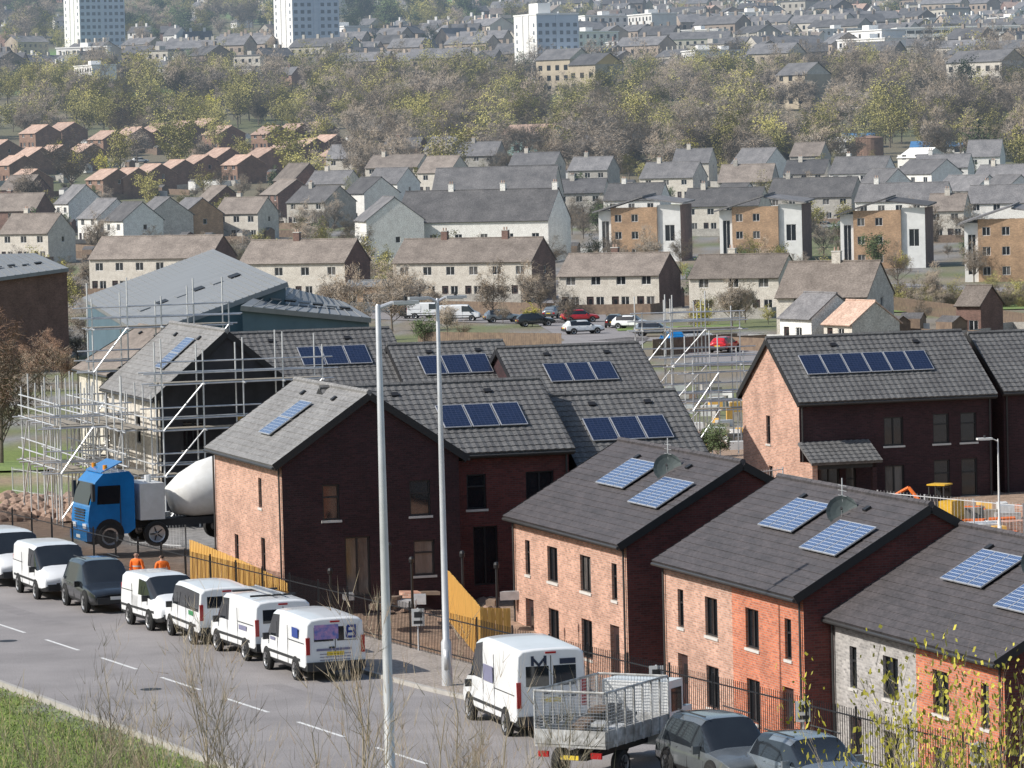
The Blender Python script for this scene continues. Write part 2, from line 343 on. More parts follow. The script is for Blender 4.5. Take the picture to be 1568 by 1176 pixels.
# house under scaffold
GABLE_SH=M('open_gable_shade',(.045,.043,.05),(.03,.03,.033),2,.7)  # dark wall colour stands in for the shade inside the open gable frame
S_=anchored('unfinished_house',235,612,5.2,.1,YE,11,6.2,2.6,(HARL,GABLE_SH),R_GREY,ops={'front':[(2,3,.9,1.2),(6,3,.9,1.2),(2,.7,.9,1.2)],'right':[(1,2.9,1,1.3),(3.7,3,1.6,1.2),(1,.2,1,2),(4,.5,1,1.4)]},tile='flat',panels=[(6.2,1.7,1,2,1.7,1.0,.02)],pv=PV)
mm=MB([])
for (a,b,c,d) in ((3.6,2.9,1.8,.1),(3.6,4.2,1.8,.1),(3.5,2.9,.1,1.4),(5.4,2.9,.1,1.4)): mm.box(11.02,11.1,a,a+c,b,b+d,TIMBER)
mm.obj('timber_lining',S_)
anchored('harled_house',165,575,4.4,0,YE,9,7,2.0,(HARL,HARL),R_BROWN,ops={'front':[(2,3,1,1.2),(6,3,1,1.2),(2,.8,1,1.2),(6,.8,1,1.2)],'right':[(3,3,1,1)]},frame=FR_W)
def scaffold(name,x,y,z,yaw,W,lifts,dep=1.2,lh=2.0,bay=1.7,top=1.3):
    E=empty(name,TR(x,y,z,yaw)); m=MB([]); b=MB([]); n=max(1,round(W/bay)); r=.038; H=lifts*lh+top
    for i in range(n+1):
        xx=W*i/n
        for yy in (0,-dep): m.tube((xx,yy,-.5),(xx+U(-.06,.06),yy,H+U(-.4,1.1)),r,n=5,m=GALV)
        for l in range(1,lifts+1): m.tube((xx,.15,l*lh),(xx,-dep-U(.15,.6),l*lh),r,n=5,m=GALV)
        if i<n and i%3==0:
            for l in range(lifts): m.tube((xx,-dep-.05,l*lh),(xx+W/n,-dep-.05,(l+1)*lh),r,n=5,m=GALV)
    for l in range(1,lifts+1):
        for yy in (0,-dep):
            for e in ((0,.5),(0,.5,1.0))[yy!=0]: m.tube((-.2-U(0,.9),yy,l*lh+e),(W+.2+U(0,.9),yy,l*lh+e+U(-.05,.05)),r,n=5,m=GALV)
        for k in range(4):
            yy=-dep+.1+k*.26
            b.box(-.2+U(0,.3),W+U(-.1,.3),yy,yy+.22,l*lh+.04,l*lh+.08,BOARD)
    m.obj('scaffold_tubes',E); b.obj('scaffold_boards',E); return E
o=S_.matrix_world.translation; Rz=Matrix.Rotation(YE,4,'Z')
q=o+Rz@V((11.3,-.2,0)); scaffold('scaffolding',q.x,q.y,0,YG,7.2,3,1.3)
q=o+Rz@V((0,-.5,0)); scaffold('scaffolding',q.x,q.y,0,YE,11.5,2,1.3)
q=o+Rz@V((-2,-2.6,0)); scaffold('scaffolding',q.x,q.y,0,YE,8.5,2,1.1)
q=o+Rz@V((6.8,-3.9,0)); scaffold('scaffolding',q.x,q.y,0,YG,3.0,2,1.2)
q=o+Rz@V((-2,-.5,0)); scaffold('scaffolding',q.x,q.y,0,YG,6.5,4,1.3)
for (u,v,w,l) in ((1030,640,4,3),(1062,655,3,2),(985,640,3.5,3)):
    g=survey(u,v+45,-.3); scaffold('scaffolding',g.x,g.y+9,-.4,YG,w,l,1.2)
# ------------------------------------------------------------------ ground, street
def cover(x,y):
    n=.918*x+.395*y; nz=noise.noise(V((x*.05,y*.05,1))); nf=noise.noise(V((x*.3,y*.3,5)))
    gr=V((.16,.205,.05)); ea=V((.33,.23,.165)); ta=V((.25,.24,.23))
    if y<260:
        if n<36.2: return gr*(1+.25*nf)
        if n<51.0: return ta
        if x<-19 and y>172: return gr.lerp(ea,ss(-.1,.25,nz))
        return ea.lerp(ta,ss(-.2,.3,nz+nf*.3))
    if y<950:
        br=V((.2,.165,.12)); c=ta.lerp(br,ss(-.3,.1,nf)).lerp(V((.15,.165,.07)),ss(.02,.2,nz)); return c*(1+.2*nf)
    nn=noise.noise(V((x*.012,y*.012,9)))
    c=V((.17,.145,.09)).lerp(V((.125,.135,.06)),ss(-.1,.3,nn))
    if nn>.34 and y>1500: c=V((.15,.26,.07))
    return c
ys=[-150+6*i for i in range(40)]; ys=[y for y in ys if y<90]+[90+2*i for i in range(75)]+[240+12*i for i in range(64)]+[1010+45*i for i in range(85)]
nc=181; verts=[];faces=[];cols=[]
for y in ys:
    wd=240+.55*max(0,y)
    for i in range(nc):
        t=2*i/(nc-1)-1; x=70*t+(wd-70)*t**3
        verts.append((x,y,terrain(x,y))); cols.append(cover(x,y))
for j in range(len(ys)-1):
    for i in range(nc-1): faces.append((j*nc+i,j*nc+i+1,(j+1)*nc+i+1,(j+1)*nc+i))
me=bpy.data.meshes.new('ground'); me.from_pydata(verts,[],faces); me.polygons.foreach_set('use_smooth',[True]*len(faces))
ca=me.color_attributes.new('cover','FLOAT_COLOR','POINT')
for i,c in enumerate(cols): ca.data[i].color=(c[0],c[1],c[2],1)
gm,nt,b=newmat('ground_cover'); N=nt.nodes; L=nt.links; b.inputs['Roughness'].default_value=.95
at=N.new('ShaderNodeAttribute'); at.attribute_name='cover'; tc=N.new('ShaderNodeTexCoord'); nz=N.new('ShaderNodeTexNoise'); nz.inputs['Scale'].default_value=3; nz.inputs['Detail'].default_value=8; nz.inputs['Roughness'].default_value=.7
L.new(tc.outputs['Object'],nz.inputs['Vector']); mr=N.new('ShaderNodeMapRange'); mr.inputs['From Min'].default_value=.3; mr.inputs['From Max'].default_value=.7; mr.inputs['To Min'].default_value=.55; mr.inputs['To Max'].default_value=1.4
L.new(nz.outputs[0],mr.inputs[0]); mx=N.new('ShaderNodeVectorMath'); mx.operation='SCALE'; L.new(at.outputs['Color'],mx.inputs[0]); L.new(mr.outputs[0],mx.inputs['Scale']); L.new(mx.outputs[0],b.inputs['Base Color'])
bp=N.new('ShaderNodeBump'); bp.inputs['Distance'].default_value=.15; bp.inputs['Strength'].default_value=.6; L.new(nz.outputs[0],bp.inputs['Height']); L.new(bp.outputs[0],b.inputs['Normal'])
me.materials.append(gm); link('ground',me)
ASPH=M('asphalt',(.30,.28,.275),(.225,.21,.207),.35,.85,fine=25,bump=.1,detail=8); PAVE=M('pavement_concrete',(.36,.31,.27),(.27,.235,.205),.8,.9,fine=12); KERB=M('kerb_stone',(.42,.4,.37),rough=.9); LINE=M('road_paint',(.8,.8,.78),(.5,.5,.49),6,.7,detail=8)
nk=lambda a: interp([(-100,48.6),(98,48.2),(108,47.4),(118,46.7),(128,47),(400,47)],a)
mr_=MB([]); mp_=MB([]); mk=MB([])
al=[-40+4*i for i in range(85)]
for a0,a1 in zip(al,al[1:]):
    def Pt(a,n,z): x,y=road(a,n); return (x,y,z)
    mr_.face([Pt(a0,36.5,0),Pt(a0,nk(a0),0),Pt(a1,nk(a1),0),Pt(a1,36.5,0)],ASPH)
    mp_.face([Pt(a0,nk(a0)+.14,.11),Pt(a0,50.3,.11),Pt(a1,50.3,.11),Pt(a1,nk(a1)+.14,.11)],PAVE)
    mp_.face([Pt(a0,50.3,.11),Pt(a0,50.3,-.6),Pt(a1,50.3,-.6),Pt(a1,50.3,.11)],KERB)
    for nn0,nn1 in ((nk(a0),nk(a1)),(36.36,36.36)):
        mk.face([Pt(a0,nn0,.12),Pt(a0,nn0+.14,.12),Pt(a1,nn1+.14,.12),Pt(a1,nn1,.12)],KERB)
        for e in (0,.14): mk.face([Pt(a0,nn0+e,-.1),Pt(a0,nn0+e,.12),Pt(a1,nn1+e,.12),Pt(a1,nn1+e,-.1)],KERB)
PATCH=M('asphalt_patch',(.26,.243,.24),(.215,.2,.198),1.5,.85,fine=25)
mt_=MB([])
for (a,n,l,w_) in ((140,42.6,14,.7),(112,43.2,8,.6),(118,37.6,3,1.2)): mt_.face([Pt(a,n,.003),Pt(a,n+w_,.003),Pt(a+l,n+w_,.003),Pt(a+l,n,.003)],PATCH)
for a in (121,136): 
    x,y=road(a,40); mt_.lathe((x,y,.003),(0,0,1),[(0,.33),(.002,.3),(.003,0)],16,BLACK)
mr_.obj('road'); mp_.obj('pavement'); mk.obj('kerb'); mt_.obj('road_repairs')
ml=MB([]); a=60
while a<240:
    L_=3.6; ml.face([Pt(a,41.14,.005),Pt(a,41.26,.005),Pt(a+L_,41.26,.005),Pt(a+L_,41.14,.005)],LINE); a+=6
ml.obj('road_markings')
me_=MB([])
def strip(mb,pts,w,m,off=.06):
    P=[V((p.x,p.y,0)) for p in pts]; out=[]
    for a,b in zip(P,P[1:]):
        k=max(1,int((b-a).length/6))
        out+=[a.lerp(b,i/k) for i in range(k)]
    out.append(P[-1]); prev=None
    for i,p in enumerate(out):
        d=(out[min(i+1,len(out)-1)]-out[max(i-1,0)]).normalized(); s=V((-d.y,d.x,0))*w/2
        q=[V((t.x,t.y,terrain(t.x,t.y)+off)) for t in (p-s,p,p+s)]
        if prev: mb.face((prev[0],q[0],q[1],prev[1]),m); mb.face((prev[1],q[1],q[2],prev[2]),m)
        prev=q
strip(me_,[ground(860,560),ground(930,520),ground(880,495),ground(700,490),ground(450,475),ground(200,465)],9,ASPH)
strip(me_,[ground(930,520),ground(1100,520),ground(1140,560)],8,ASPH)
strip(me_,[ground(880,495),ground(870,430),ground(1120,425),ground(1568,446)],8,ASPH)
me_.obj('estate_road')
gg=MB([]); GRASS=M('lawn_grass',(.2,.27,.08),(.14,.2,.06),.8,.95,fine=6)
for (u,v,w,h) in ((1435,474,22,16),(1040,503,14,10),(70,715,9,10)):
    c=ground(u,v); k=10
    for i in range(k):
        for j in range(k):
            q=[(c.x+w*(i+a)/k-w/2,c.y+h*(j+b_)/k-h/2) for a,b_ in ((0,0),(1,0),(1,1),(0,1))]
            gg.face([(x,y,terrain(x,y)+.12) for x,y in q],GRASS)
gg.obj('lawn')
# ------------------------------------------------------------------ railings & fences
f=MB([]); a=84.0
while a<182:
    x,y=road(a,50.15); z0=.1
    f.tube((x,y,z0),(x,y,z0+1.45),.013,n=4,m=BLACK,cap=False); a+=.125
for zz in (.25,1.35):
    p=road(84,50.15);q=road(182,50.15); f.tube((p[0],p[1],zz),(q[0],q[1],zz),.024,n=4,m=BLACK)
a=84
while a<182:
    x,y=road(a,50.15); f.tube((x,y,0),(x,y,1.62),.04,n=4,m=BLACK); a+=2.75
f.obj('black_metal_railings')
def closeboard(name,pts,h=1.8,m=TIMBER):
    f=MB([])
    for p,q in zip(pts,pts[1:]):
        p=V(p);q=V(q); d=(q-p); n=int(d.length/.13); d2=d/n; nr=V((-d.y,d.x,0)).normalized()
        for i in range(n):
            s=p+d2*i; hh=h+U(-.015,.015); f.obox(s+nr*(.02*(i%2)),d2*.93,nr*.018,(0,0,hh),m)
        for e in (.3,1.4): f.obox(p+nr*.045+V((0,0,e)),d,nr*.04,(0,0,.08),m)
    return f.obj(name)
def zt(u,v,z,h=1.8): p=survey(u,v,z); p.z=z-h; return p
closeboard('timber_fence',[zt(290,826,1.3),zt(345,848,1.25),zt(400,872,1.2),zt(440,893,1.0)])
closeboard('timber_fence',[zt(685,873,1.2),zt(735,930,.9),zt(782,932,.8)])
DWOOD=M('weathered_wood',(.24,.175,.125),(.15,.11,.085),2,.9)
for a,b_,h in (((600,478),(850,484),1.6),((1000,545),(1130,535),1.6),((640,530),(860,533),1.5),((1340,472),(1568,504),1.7)):
    closeboard('garden_fence',[ground(*a),ground(*b_)],h,DWOOD)
for (u,v) in ((1005,1030),(1230,1083),(1498,1150),(640,950)):
    p=survey(u,v,1.1); x,y=p.x,p.y; n=.918*x+.395*y; k=50.05/n; x*=k;y*=k
    s=MB([]); E=empty('fence_sign',TR(x,y,0.35,math.radians(5)))
    s.box(-.2,.2,-.02,0,.55,1.1,SIGNW); s.box(-.12,.12,-.025,-.0225,.82,1.0,PLAS); s.box(-.14,.14,-.025,-.0225,.62,.72,PLAS); s.tube((0,.03,-.3),(0,.03,1.12),.03,n=6,m=GALV); s.obj('plate_and_post',E)
# ------------------------------------------------------------------ lamp columns
def street_lamp(name,x,y,z,h,r,arm,adir,heads=1,m=POLE):
    E=empty(name,TR(x,y,z,0)); p=MB([]); p.lathe((0,0,0),(0,0,1),[(0,r*1.55),(1.3,r*1.5),(1.4,r),(h*.55,r*.8),(h-.05,r*.5),(h,r*.3)],14,m)
    p.box(-.08,.08,-r*1.55-.01,-r*1.4,.5,1.1,m); p.obj('column',E,smooth=True)
    a=MB([])
    for k in range(heads):
        d=V((math.cos(adir+math.pi*k),math.sin(adir+math.pi*k),0)); s=V((0,0,h-.1)); e=s+d*arm+V((0,0,.12)); a.tube(s,e,r*.45,r*.4,8,m)
        pr=V((-d.y,d.x,0)); hd=.62
        a.obox(e-pr*.12-V((0,0,.04)),d*hd,pr*.24,(0,0,.08),m); a.obox(e-pr*.1+d*.1-V((0,0,.062)),d*(hd-.2),pr*.2,(0,0,.02),LCLR)
        a.tube(e+d*.3,e+d*.3+V((0,0,.14)),.045,n=8,m=PLAS)
    a.obj('arm_and_lantern',E); return E
p=survey(600,1270,0); street_lamp('street_lamp',p.x,p.y,0,12.4,.125,.35,math.radians(12),1)
p=survey(685,1050,.1); street_lamp('street_lamp',p.x,p.y,.1,11.5,.105,.25,math.radians(195),2)
p=survey(1531,835,-.5); street_lamp('street_lamp',p.x,p.y,-.8,4.6,.05,.25,math.radians(190),1,SIGNW)
for (u,v,h) in ((478,912,1.3),(507,930,1.0),(598,930,1.9),(632,935,1.5),(710,945,1.9),(762,950,1.6),(163,835,2)):
    p=survey(u,v,-.2); E=empty('marker_post',TR(p.x,p.y,-.3,0)); s=MB([]); s.tube((0,0,0),(0,0,h+.3),.05,.045,8,BLACK); s.lathe((0,0,h+.3),(0,0,1),[(0,.09),(.12,.1),(.2,.07),(.22,0)],8,BLACK); s.obj('post',E)
# ------------------------------------------------------------------ vehicles
def wheel(m,x,y,r,w,s):
    m.lathe((x,y-s*w*.5,r),(0,s,0),[(0,r*.5),(0,r*.93),(w*.15,r),(w*.85,r),(w,r*.93),(w,r*.68)],20,RUB)
    m.lathe((x,y-s*w*.5,r),(0,s,0),[(w,r*.68),(w*.9,r*.6),(w*.75,r*.2),(w*.82,r*.12),(w*.84,0)],20,RIM)
    for k in range(5):
        t=k*2*math.pi/5; d=V((math.cos(t),0,math.sin(t))); pr=V((-d.z,0,d.x)); c=V((x,y+s*w*.32,r)); m.obox(c+d*r*.1-pr*.025,d*r*.55,pr*.05,(0,s*.02,0),PLAS)
def vehicle(name,x,y,z,yaw,st,paint,glass,roofglass,wx,wr,rear='van',deco=None):
    E=empty(name,TR(x,y,z,yaw)); b=MB([]); rings=[]
    for (sx,zb,zl,zt_,wb,wt) in st:
        z4=max(zl+.02,zt_-.13); h=[(0,zb),(wb*.9,zb),(wb,zb+.14),(wb*1.015,(zb+zl)/2+.05),(wb*.985,zl),(wt,z4),(wt-.13,zt_-.01),(wt*.5,zt_+.025),(0,zt_+.03)]
        full=h+[(-a,c) for a,c in h[-2:0:-1]]
        rings.append([len(b.v)+i for i in range(len(full))]); b.v+=[(sx,a,c) for a,c in full]
    n=len(rings[0])
    for i in range(len(rings)-1):
        for k in range(n):
            j=(k+1)%n; kk=min(k,n-1-k); m=paint
            if kk<=1: m=PLAS
            elif kk==4 and i in glass: m=GLASS
            elif kk>=5 and i in roofglass: m=GLASS
            b.f.append((rings[i][k],rings[i][j],rings[i+1][j],rings[i+1][k])); b.m.append(b.mi(m))
    b.f.append(tuple(rings[0])); b.m.append(b.mi(paint)); b.f.append(tuple(rings[-1][::-1])); b.m.append(b.mi(paint))
    me=b.mesh('body',True); bm=bmesh.new(); bm.from_mesh(me); bmesh.ops.recalc_face_normals(bm,faces=bm.faces); bm.to_mesh(me); bm.free()
    me.polygons.foreach_set('use_smooth',[True]*len(me.polygons))
    o=link('body',me,E); bev=o.modifiers.new('b','BEVEL'); bev.width=.035; bev.segments=2; bev.limit_method='ANGLE'; bev.angle_limit=math.radians(28); bev.harden_normals=False
    wn=o.modifiers.new('w','WEIGHTED_NORMAL'); wn.weight=90
    d=MB([]); x0=st[0][0]; x1=st[-1][0]; wb=max(s[4] for s in st); H=max(s[3] for s in st)
    for sx in wx:
        for s in (1,-1):
            d.lathe((sx,s*(wb*1.0+.022),wr+.02),(0,s,0),[(0,0),(0,wr*1.17),(-.05,wr*1.2)],24,RUB); wheel(d,sx,s*(wb-.045),wr,.2,s)
    zf=st[-1][1]; zl=st[-1][2]; w=st[-1][4]
    d.box(x1-.02,x1+.02,-w*.55,w*.55,zl-.18,zl-.02,PLAS); d.box(x1-.1,x1+.04,-w*.98,w*.98,zf-.02,zf+.2,PLAS); d.box(x1+.03,x1+.05,-.26,.26,zf+.12,zf+.23,PLATEW)
    for s in (1,-1):
        d.obox((x1-.22,s*w*.62,zl-.16),(.25,0,0),(0,s*w*.34,0),(-.05,0,.2),LCLR)
        mx_=[q for q in st if q[3]>H-.25][-1][0]
        d.obox((mx_+.25,s*(wb*.98),st[-3][2]+.05),(.1,0,0),(0,s*.2,0),(0,0,.2),PLAS if rear=='van' else paint)
    zr=st[0][1]; wr_=st[0][4]; zb_=st[0][2]; zt2=st[0][3]; wt2=st[0][5]
    d.box(x0-.09,x0+.02,-wr_*1.0,wr_*1.0,zr-.02,zr+.22,PLAS)
    if rear=='van':
        for s in (1,-1):
            ww=wt2*.78
            d.obox((x0-.012,s*.06,zb_+.12),(.008,0,0),(0,s*(ww-.06),0),(.01,0,min(.55,zt2-zb_-.32)),GLASS)
            d.box(x0-.03,x0+.04,s*(wr_-.12) if s>0 else -wr_+.0,s*wr_ if s>0 else -(wr_-.12),zr+.45,zb_+.25,LRED)
        d.box(x0-.006,x0,-.012,.012,zr+.2,zt2-.12,PLAS); d.box(x0-.02,x0,-.27,.27,zb_-.32,zb_-.2,PLATEY); d.box(x0-.02,x0,-.15,.15,zt2-.07,zt2-.02,LRED)
        d.box(x0-.03,x0,.03,.2,zb_-.1,zb_-.05,PLAS)
        for s in (1,-1):
            for sx in (.35,-.75): d.box(sx,sx+.015,s*(wb*1.01)-.006,s*(wb*1.01)+.008,.45,H-.35,PLAS)
            d.box(-2.0,1.6,s*(wb*1.012)-.01,s*(wb*1.012)+.02,.62,.7,PLAS); d.box(-.75,x0+.1,s*(wb)-.0,s*(wb)+.012,1.18,1.2,PLAS)
    else:
        d.obox((x0+.0,-wt2*.8,zb_+.06),(-.012,0,0),(0,wt2*1.6,0),(.2,0,.3),GLASS)
        for s in (1,-1): d.obox((x0-.03,s*(wr_-.28),zb_-.22),(.1,0,0),(0,s*.26,0),(0,0,.2),LRED)
        d.box(x0-.1,x0-.085,-.26,.26,zr+.24,zr+.35,PLATEY)
        for s in (1,-1):
            for sx in (.9,-.1,-.95): d.box(sx,sx+.012,s*(wb*1.012)-.004,s*(wb*1.012)+.006,.4,zl+.1,PLAS)
            for sx in (.05,-.85): d.box(sx,sx+.14,s*(wb*1.012),s*(wb*1.012)+.03,.85,.88,paint)
            d.tube((-1.3,s*.62,H+.05),(.4,s*.62,H+.05),.02,n=5,m=PLAS)
    if deco: deco(d,x0,x1,wb)
    d.obj('wheels_lamps_trim',E); return E
def stvan(L=4.95,H=1.95,W=.97):
    h=L/2; B=1.12 if H<2.2 else 1.3
    return [(-h,.4,B,H-.08,W-.04,W-.11),(-h+.06,.32,B,H-.03,W,W-.07),(-1.0,.3,B,H,W,W-.07),(-.1,.3,B,H+.01,W,W-.07),(h-2.2,.3,B,H+.01,W,W-.07),(h-1.45,.3,B,H-.03 if H<2.2 else H-.12,W,W-.08),(h-.72,.3,B-.06,B+.08,W,W-.12),(h-.22,.32,.92,.98,W-.03,W-.2),(h-.03,.36,.75,.8,W-.13,W-.3),(h,.4,.66,.7,W-.2,W-.35)]
def stcar(L=4.4,H=1.5,W=.9):
    h=L/2
    return [(-h,.4,.82,.95,W-.1,W-.28),(-h+.08,.3,.9,1.05,W-.04,W-.2),(-h+.55,.28,.95,H-.06,W,W-.24),(-h+1.3,.28,.95,H,W,W-.2),(-.1,.28,.94,H+.02,W,W-.2),(.35,.28,.93,H-.02,W,W-.21),(h-1.15,.28,.92,.98,W,W-.14),(h-.3,.3,.8,.85,W-.04,W-.2),(h-.03,.34,.66,.7,W-.14,W-.3),(h,.38,.6,.64,W-.2,W-.36)]
YR=math.atan2(.918,-.395)-.06
DBL=M('decal_navy',(.03,.06,.25)); DGY=M('decal_grey',(.2,.2,.3))
def stickers(d,x0,x1,wb):
    d.box(x0-.02,x0-.014,-.1,.66,1.3,1.74,M('decal_blue',(.10,.16,.45),(.55,.3,.5),6,.4)); d.box(x0-.02,x0-.014,-.72,-.28,1.26,1.74,SIGNW)
    for (a,b,c,e) in ((-.66,-.58,1.3,1.7),(-.58,-.38,1.62,1.7),(-.58,-.38,1.46,1.53),(-.58,-.36,1.3,1.37),(-.4,-.33,1.34,1.5),(-.42,-.35,1.5,1.66)): d.box(x0-.026,x0-.021,a,b,c,e,DBL)
    d.box(x0-.02,x0-.014,-.5,.6,.95,1.02,DGY)
    for k in range(3): d.box(x0-.02,x0-.014,-.5+.02*k,.5,.84-.09*k,.86-.09*k,DGY)
    d.box(.6,1.1,wb*1.012,wb*1.012+.006,1.0,1.1,DGY)
    d.box(-1.8,-1.2,wb*1.0,wb*1.012+.004,1.3,1.6,DBL)
def ladder(H):
    def f(d,x0,x1,wb):
        for s in (-.22,.12): d.box(-1.9,1.0,s,s+.04,H+.12,H+.17,ALU)
        for k in range(10): d.box(-1.8+k*.28,-1.77+k*.28,-.2,.14,H+.13,H+.16,ALU)
        for k in (-1.5,.4): d.box(k,k+.06,-.75,.75,H+.04,H+.1,PLAS)
        d.box(x0-.02,x0-.014,-.5,.3,.9,.98,DGY); d.box(-1.7,-.9,wb*1.012,wb*1.012+.006,.95,1.1,DGY)
    return f
def greenlogo(d,x0,x1,wb):
    for s in (1,-1): d.box(-1.7,-1.1,s*wb*1.014,s*(wb*1.014+.004),.95,1.1,M('decal_green',(.05,.25,.1)))
    d.box(x0-.02,x0-.014,-.6,-.1,.9,1.0,M('decal_green',(.05,.25,.1)))
def van_at(name,a,n,yaw,paint=CWHITE,L=4.95,H=1.95,W=.97,glass=(4,5),deco=None,wx=None):
    x,y=road(a,n); st=stvan(L,H,W)
    return vehicle(name,x,y,0,yaw,st,paint,glass,(5,),wx or (-L/2+.95,L/2-.95),.33 if H<2.2 else .36,deco=deco)
van_at('parked_van',122.0,45.55,YR,deco=stickers)
van_at('parked_van',127.6,45.9,YR+.02,glass=(4,5),deco=ladder(1.95))
van_at('parked_van',132.8,46.0,YR-.02,glass=(1,2,3,4,5),L=4.75,H=1.9,deco=greenlogo)
van_at('parked_van',137.2,45.9,YR+math.pi+.05,L=4.1,H=1.78,W=.88)
x,y=road(144.2,45.9); st=stcar(4.7,1.72,.95); vehicle('parked_suv',x,y,0,YR+math.pi,st,CBLACK,(2,3,4,5),(2,5),(-1.4,1.4),.36,rear='car')
van_at('parked_van',149.6,45.8,YR+math.pi,L=4.6,H=1.9)
van_at('parked_van',155.4,45.8,YR+math.pi)
def tdeco(d,x0,x1,wb):
    c=M('decal_dark',(.03,.04,.07))
    d.box(x0-.02,x0-.014,.12,.2,1.98,2.25,c); d.box(x0-.02,x0-.014,.48,.56,1.98,2.25,c); d.obox((x0-.02,.2,2.2),(.006,0,0),(0,.14,-.16),(0,0,-.1),c); d.obox((x0-.02,.48,2.2),(.006,0,0),(0,-.14,-.16),(0,0,-.1),c)
    d.box(x0-.02,x0-.014,-.7,-.25,2.0,2.15,c); d.box(x0-.02,x0-.014,-.7,-.2,1.1,1.15,c)
    for s in (1,-1): d.box(-.6,.3,s*wb*1.005,s*wb*1.005+.012*s,1.3,1.75,DGY)
van_at('parked_high_roof_van',107.4,46.3,YR-.06,L=5.5,H=2.45,W=1.02,deco=tdeco)
p=survey(1106,1102,1.6); vehicle('parked_suv',p.x,p.y+.3,0,math.atan2(-.93,.36),stcar(4.5,1.65,.93),CDARK,(2,3,4,5),(2,5),(-1.35,1.35),.35,rear='car')
p=survey(1242,1130,1.5); vehicle('parked_car',p.x,p.y+.3,0,math.atan2(-.93,.36),stcar(4.4,1.5,.9),CSILV,(2,3,4,5),(2,5),(-1.35,1.35),.33,rear='car')
for (u,v,paint,yaw) in ((888,494,CRED,.2),(893,512,CWHITE,.3),(968,504,CWHITE,-.4),(1003,515,CSILV,-.2),(942,502,CBLACK,1.4),(850,488,CSILV,1.2),(640,488,CBLACK,.1),(1265,352,CWHITE,.1),(1300,350,CSILV,.1),(420,478,CSILV,.2),(215,250,CWHITE,.3),(1030,530,CBLUE,1.8),(1220,350,CRED,.2),(1075,432,CSILV,.1),(1250,440,CWHITE,.1),(1060,525,CWHITE,.4),(770,494,CSILV,.2),(820,500,CBLACK,.2),(1110,540,CRED,1.2),(915,470,CWHITE,1.3),(1330,448,CBLACK,.1)):
    g=ground(u,v); vehicle('parked_car',g.x,g.y,g.z+.06,yaw,stcar(),paint,(2,3,4,5),(2,5),(-1.35,1.35),.32,rear='car')
for (u,v) in ((655,488),(705,492)):
    g=ground(u,v); vehicle('parked_van',g.x,g.y,g.z+.06,-.1,stvan(),CWHITE,(4,5),(5,),(-1.5,1.5),.33)
def tipper():
    x,y=survey(912,1192,0).xy; E=empty('caged_tipper_truck',TR(x+.6,y+1.9,0,math.atan2(.88,.47))); m=MB([])
    LG=M('tipper_grey',(.5,.51,.51),(.26,.25,.23),2.2,.6,fine=6)
    m.box(-2.4,2.4,-.35,.35,.5,.68,BLACK)
    for sx in (-1.5,1.9):
        for s in (1,-1): wheel(m,sx,s*.85,.34,.24,s)
    m.box(-2.6,1.0,-1.0,1.0,.85,.93,LG)
    for s in (1,-1):
        m.box(-2.6,1.0,s*1.0-.02,s*1.0+.02,.93,1.3,LG)
        for i in range(8): xx=-2.55+i*.5; m.box(xx,xx+.05,s*1.03-.02,s*1.03+.02,.85,2.25,LG)
        for k in range(12): zz=1.35+k*.08; m.tube((-2.6,s*1.0,zz),(1,s*1.0,zz),.006,n=3,m=GALV,cap=False)
        for k in range(42): xx=-2.58+k*.085; m.tube((xx,s,1.3),(xx,s,2.25),.006,n=3,m=GALV,cap=False)
        m.tube((-2.6,s*1.0,2.27),(1,s*1.0,2.27),.03,n=6,m=LG)
    for xx in (-2.6,1.0):
        m.box(xx-.02,xx+.02,-1,1,.93,1.3,LG); m.tube((xx,-1,2.27),(xx,1,2.27),.03,n=6,m=LG)
        for k in range(22): yy=-.95+k*.09; m.tube((xx,yy,1.3),(xx,yy,2.25),.006,n=3,m=GALV,cap=False)
        for k in range(12): zz=1.35+k*.08; m.tube((xx,-1,zz),(xx,1,zz),.006,n=3,m=GALV,cap=False)
    m.box(-2.66,-2.6,-.9,-.6,.6,.75,LRED); m.box(-2.66,-2.6,.6,.9,.6,.75,LRED); m.box(-2.66,-2.64,-.25,.25,.55,.66,PLATEY)
    for (a,b,c,d) in ((1.1,2.0,.45,2.1),(2.0,2.5,.45,1.35)): m.box(a,b,-.95,.95,c,d,CWHITE)
    m.obox((2.0,-.85,1.36),(.38,0,0),(0,1.7,0),(-.35,0,.72),GLASS); m.box(1.3,1.9,-.96,-.952,1.3,1.9,GLASS); m.box(1.3,1.9,.952,.96,1.3,1.9,GLASS)
    for k in range(9): m.obox((U(-2.4,.5),U(-.8,.3),.95+.05*k),(U(.3,1),U(-.2,.3),U(0,.2)),(U(-.1,.1),U(.2,.6),0),(0,0,.08),random.choice([BOARD,RUB,LG,DWOOD]))
    m.obj('truck_body',E)
tipper()
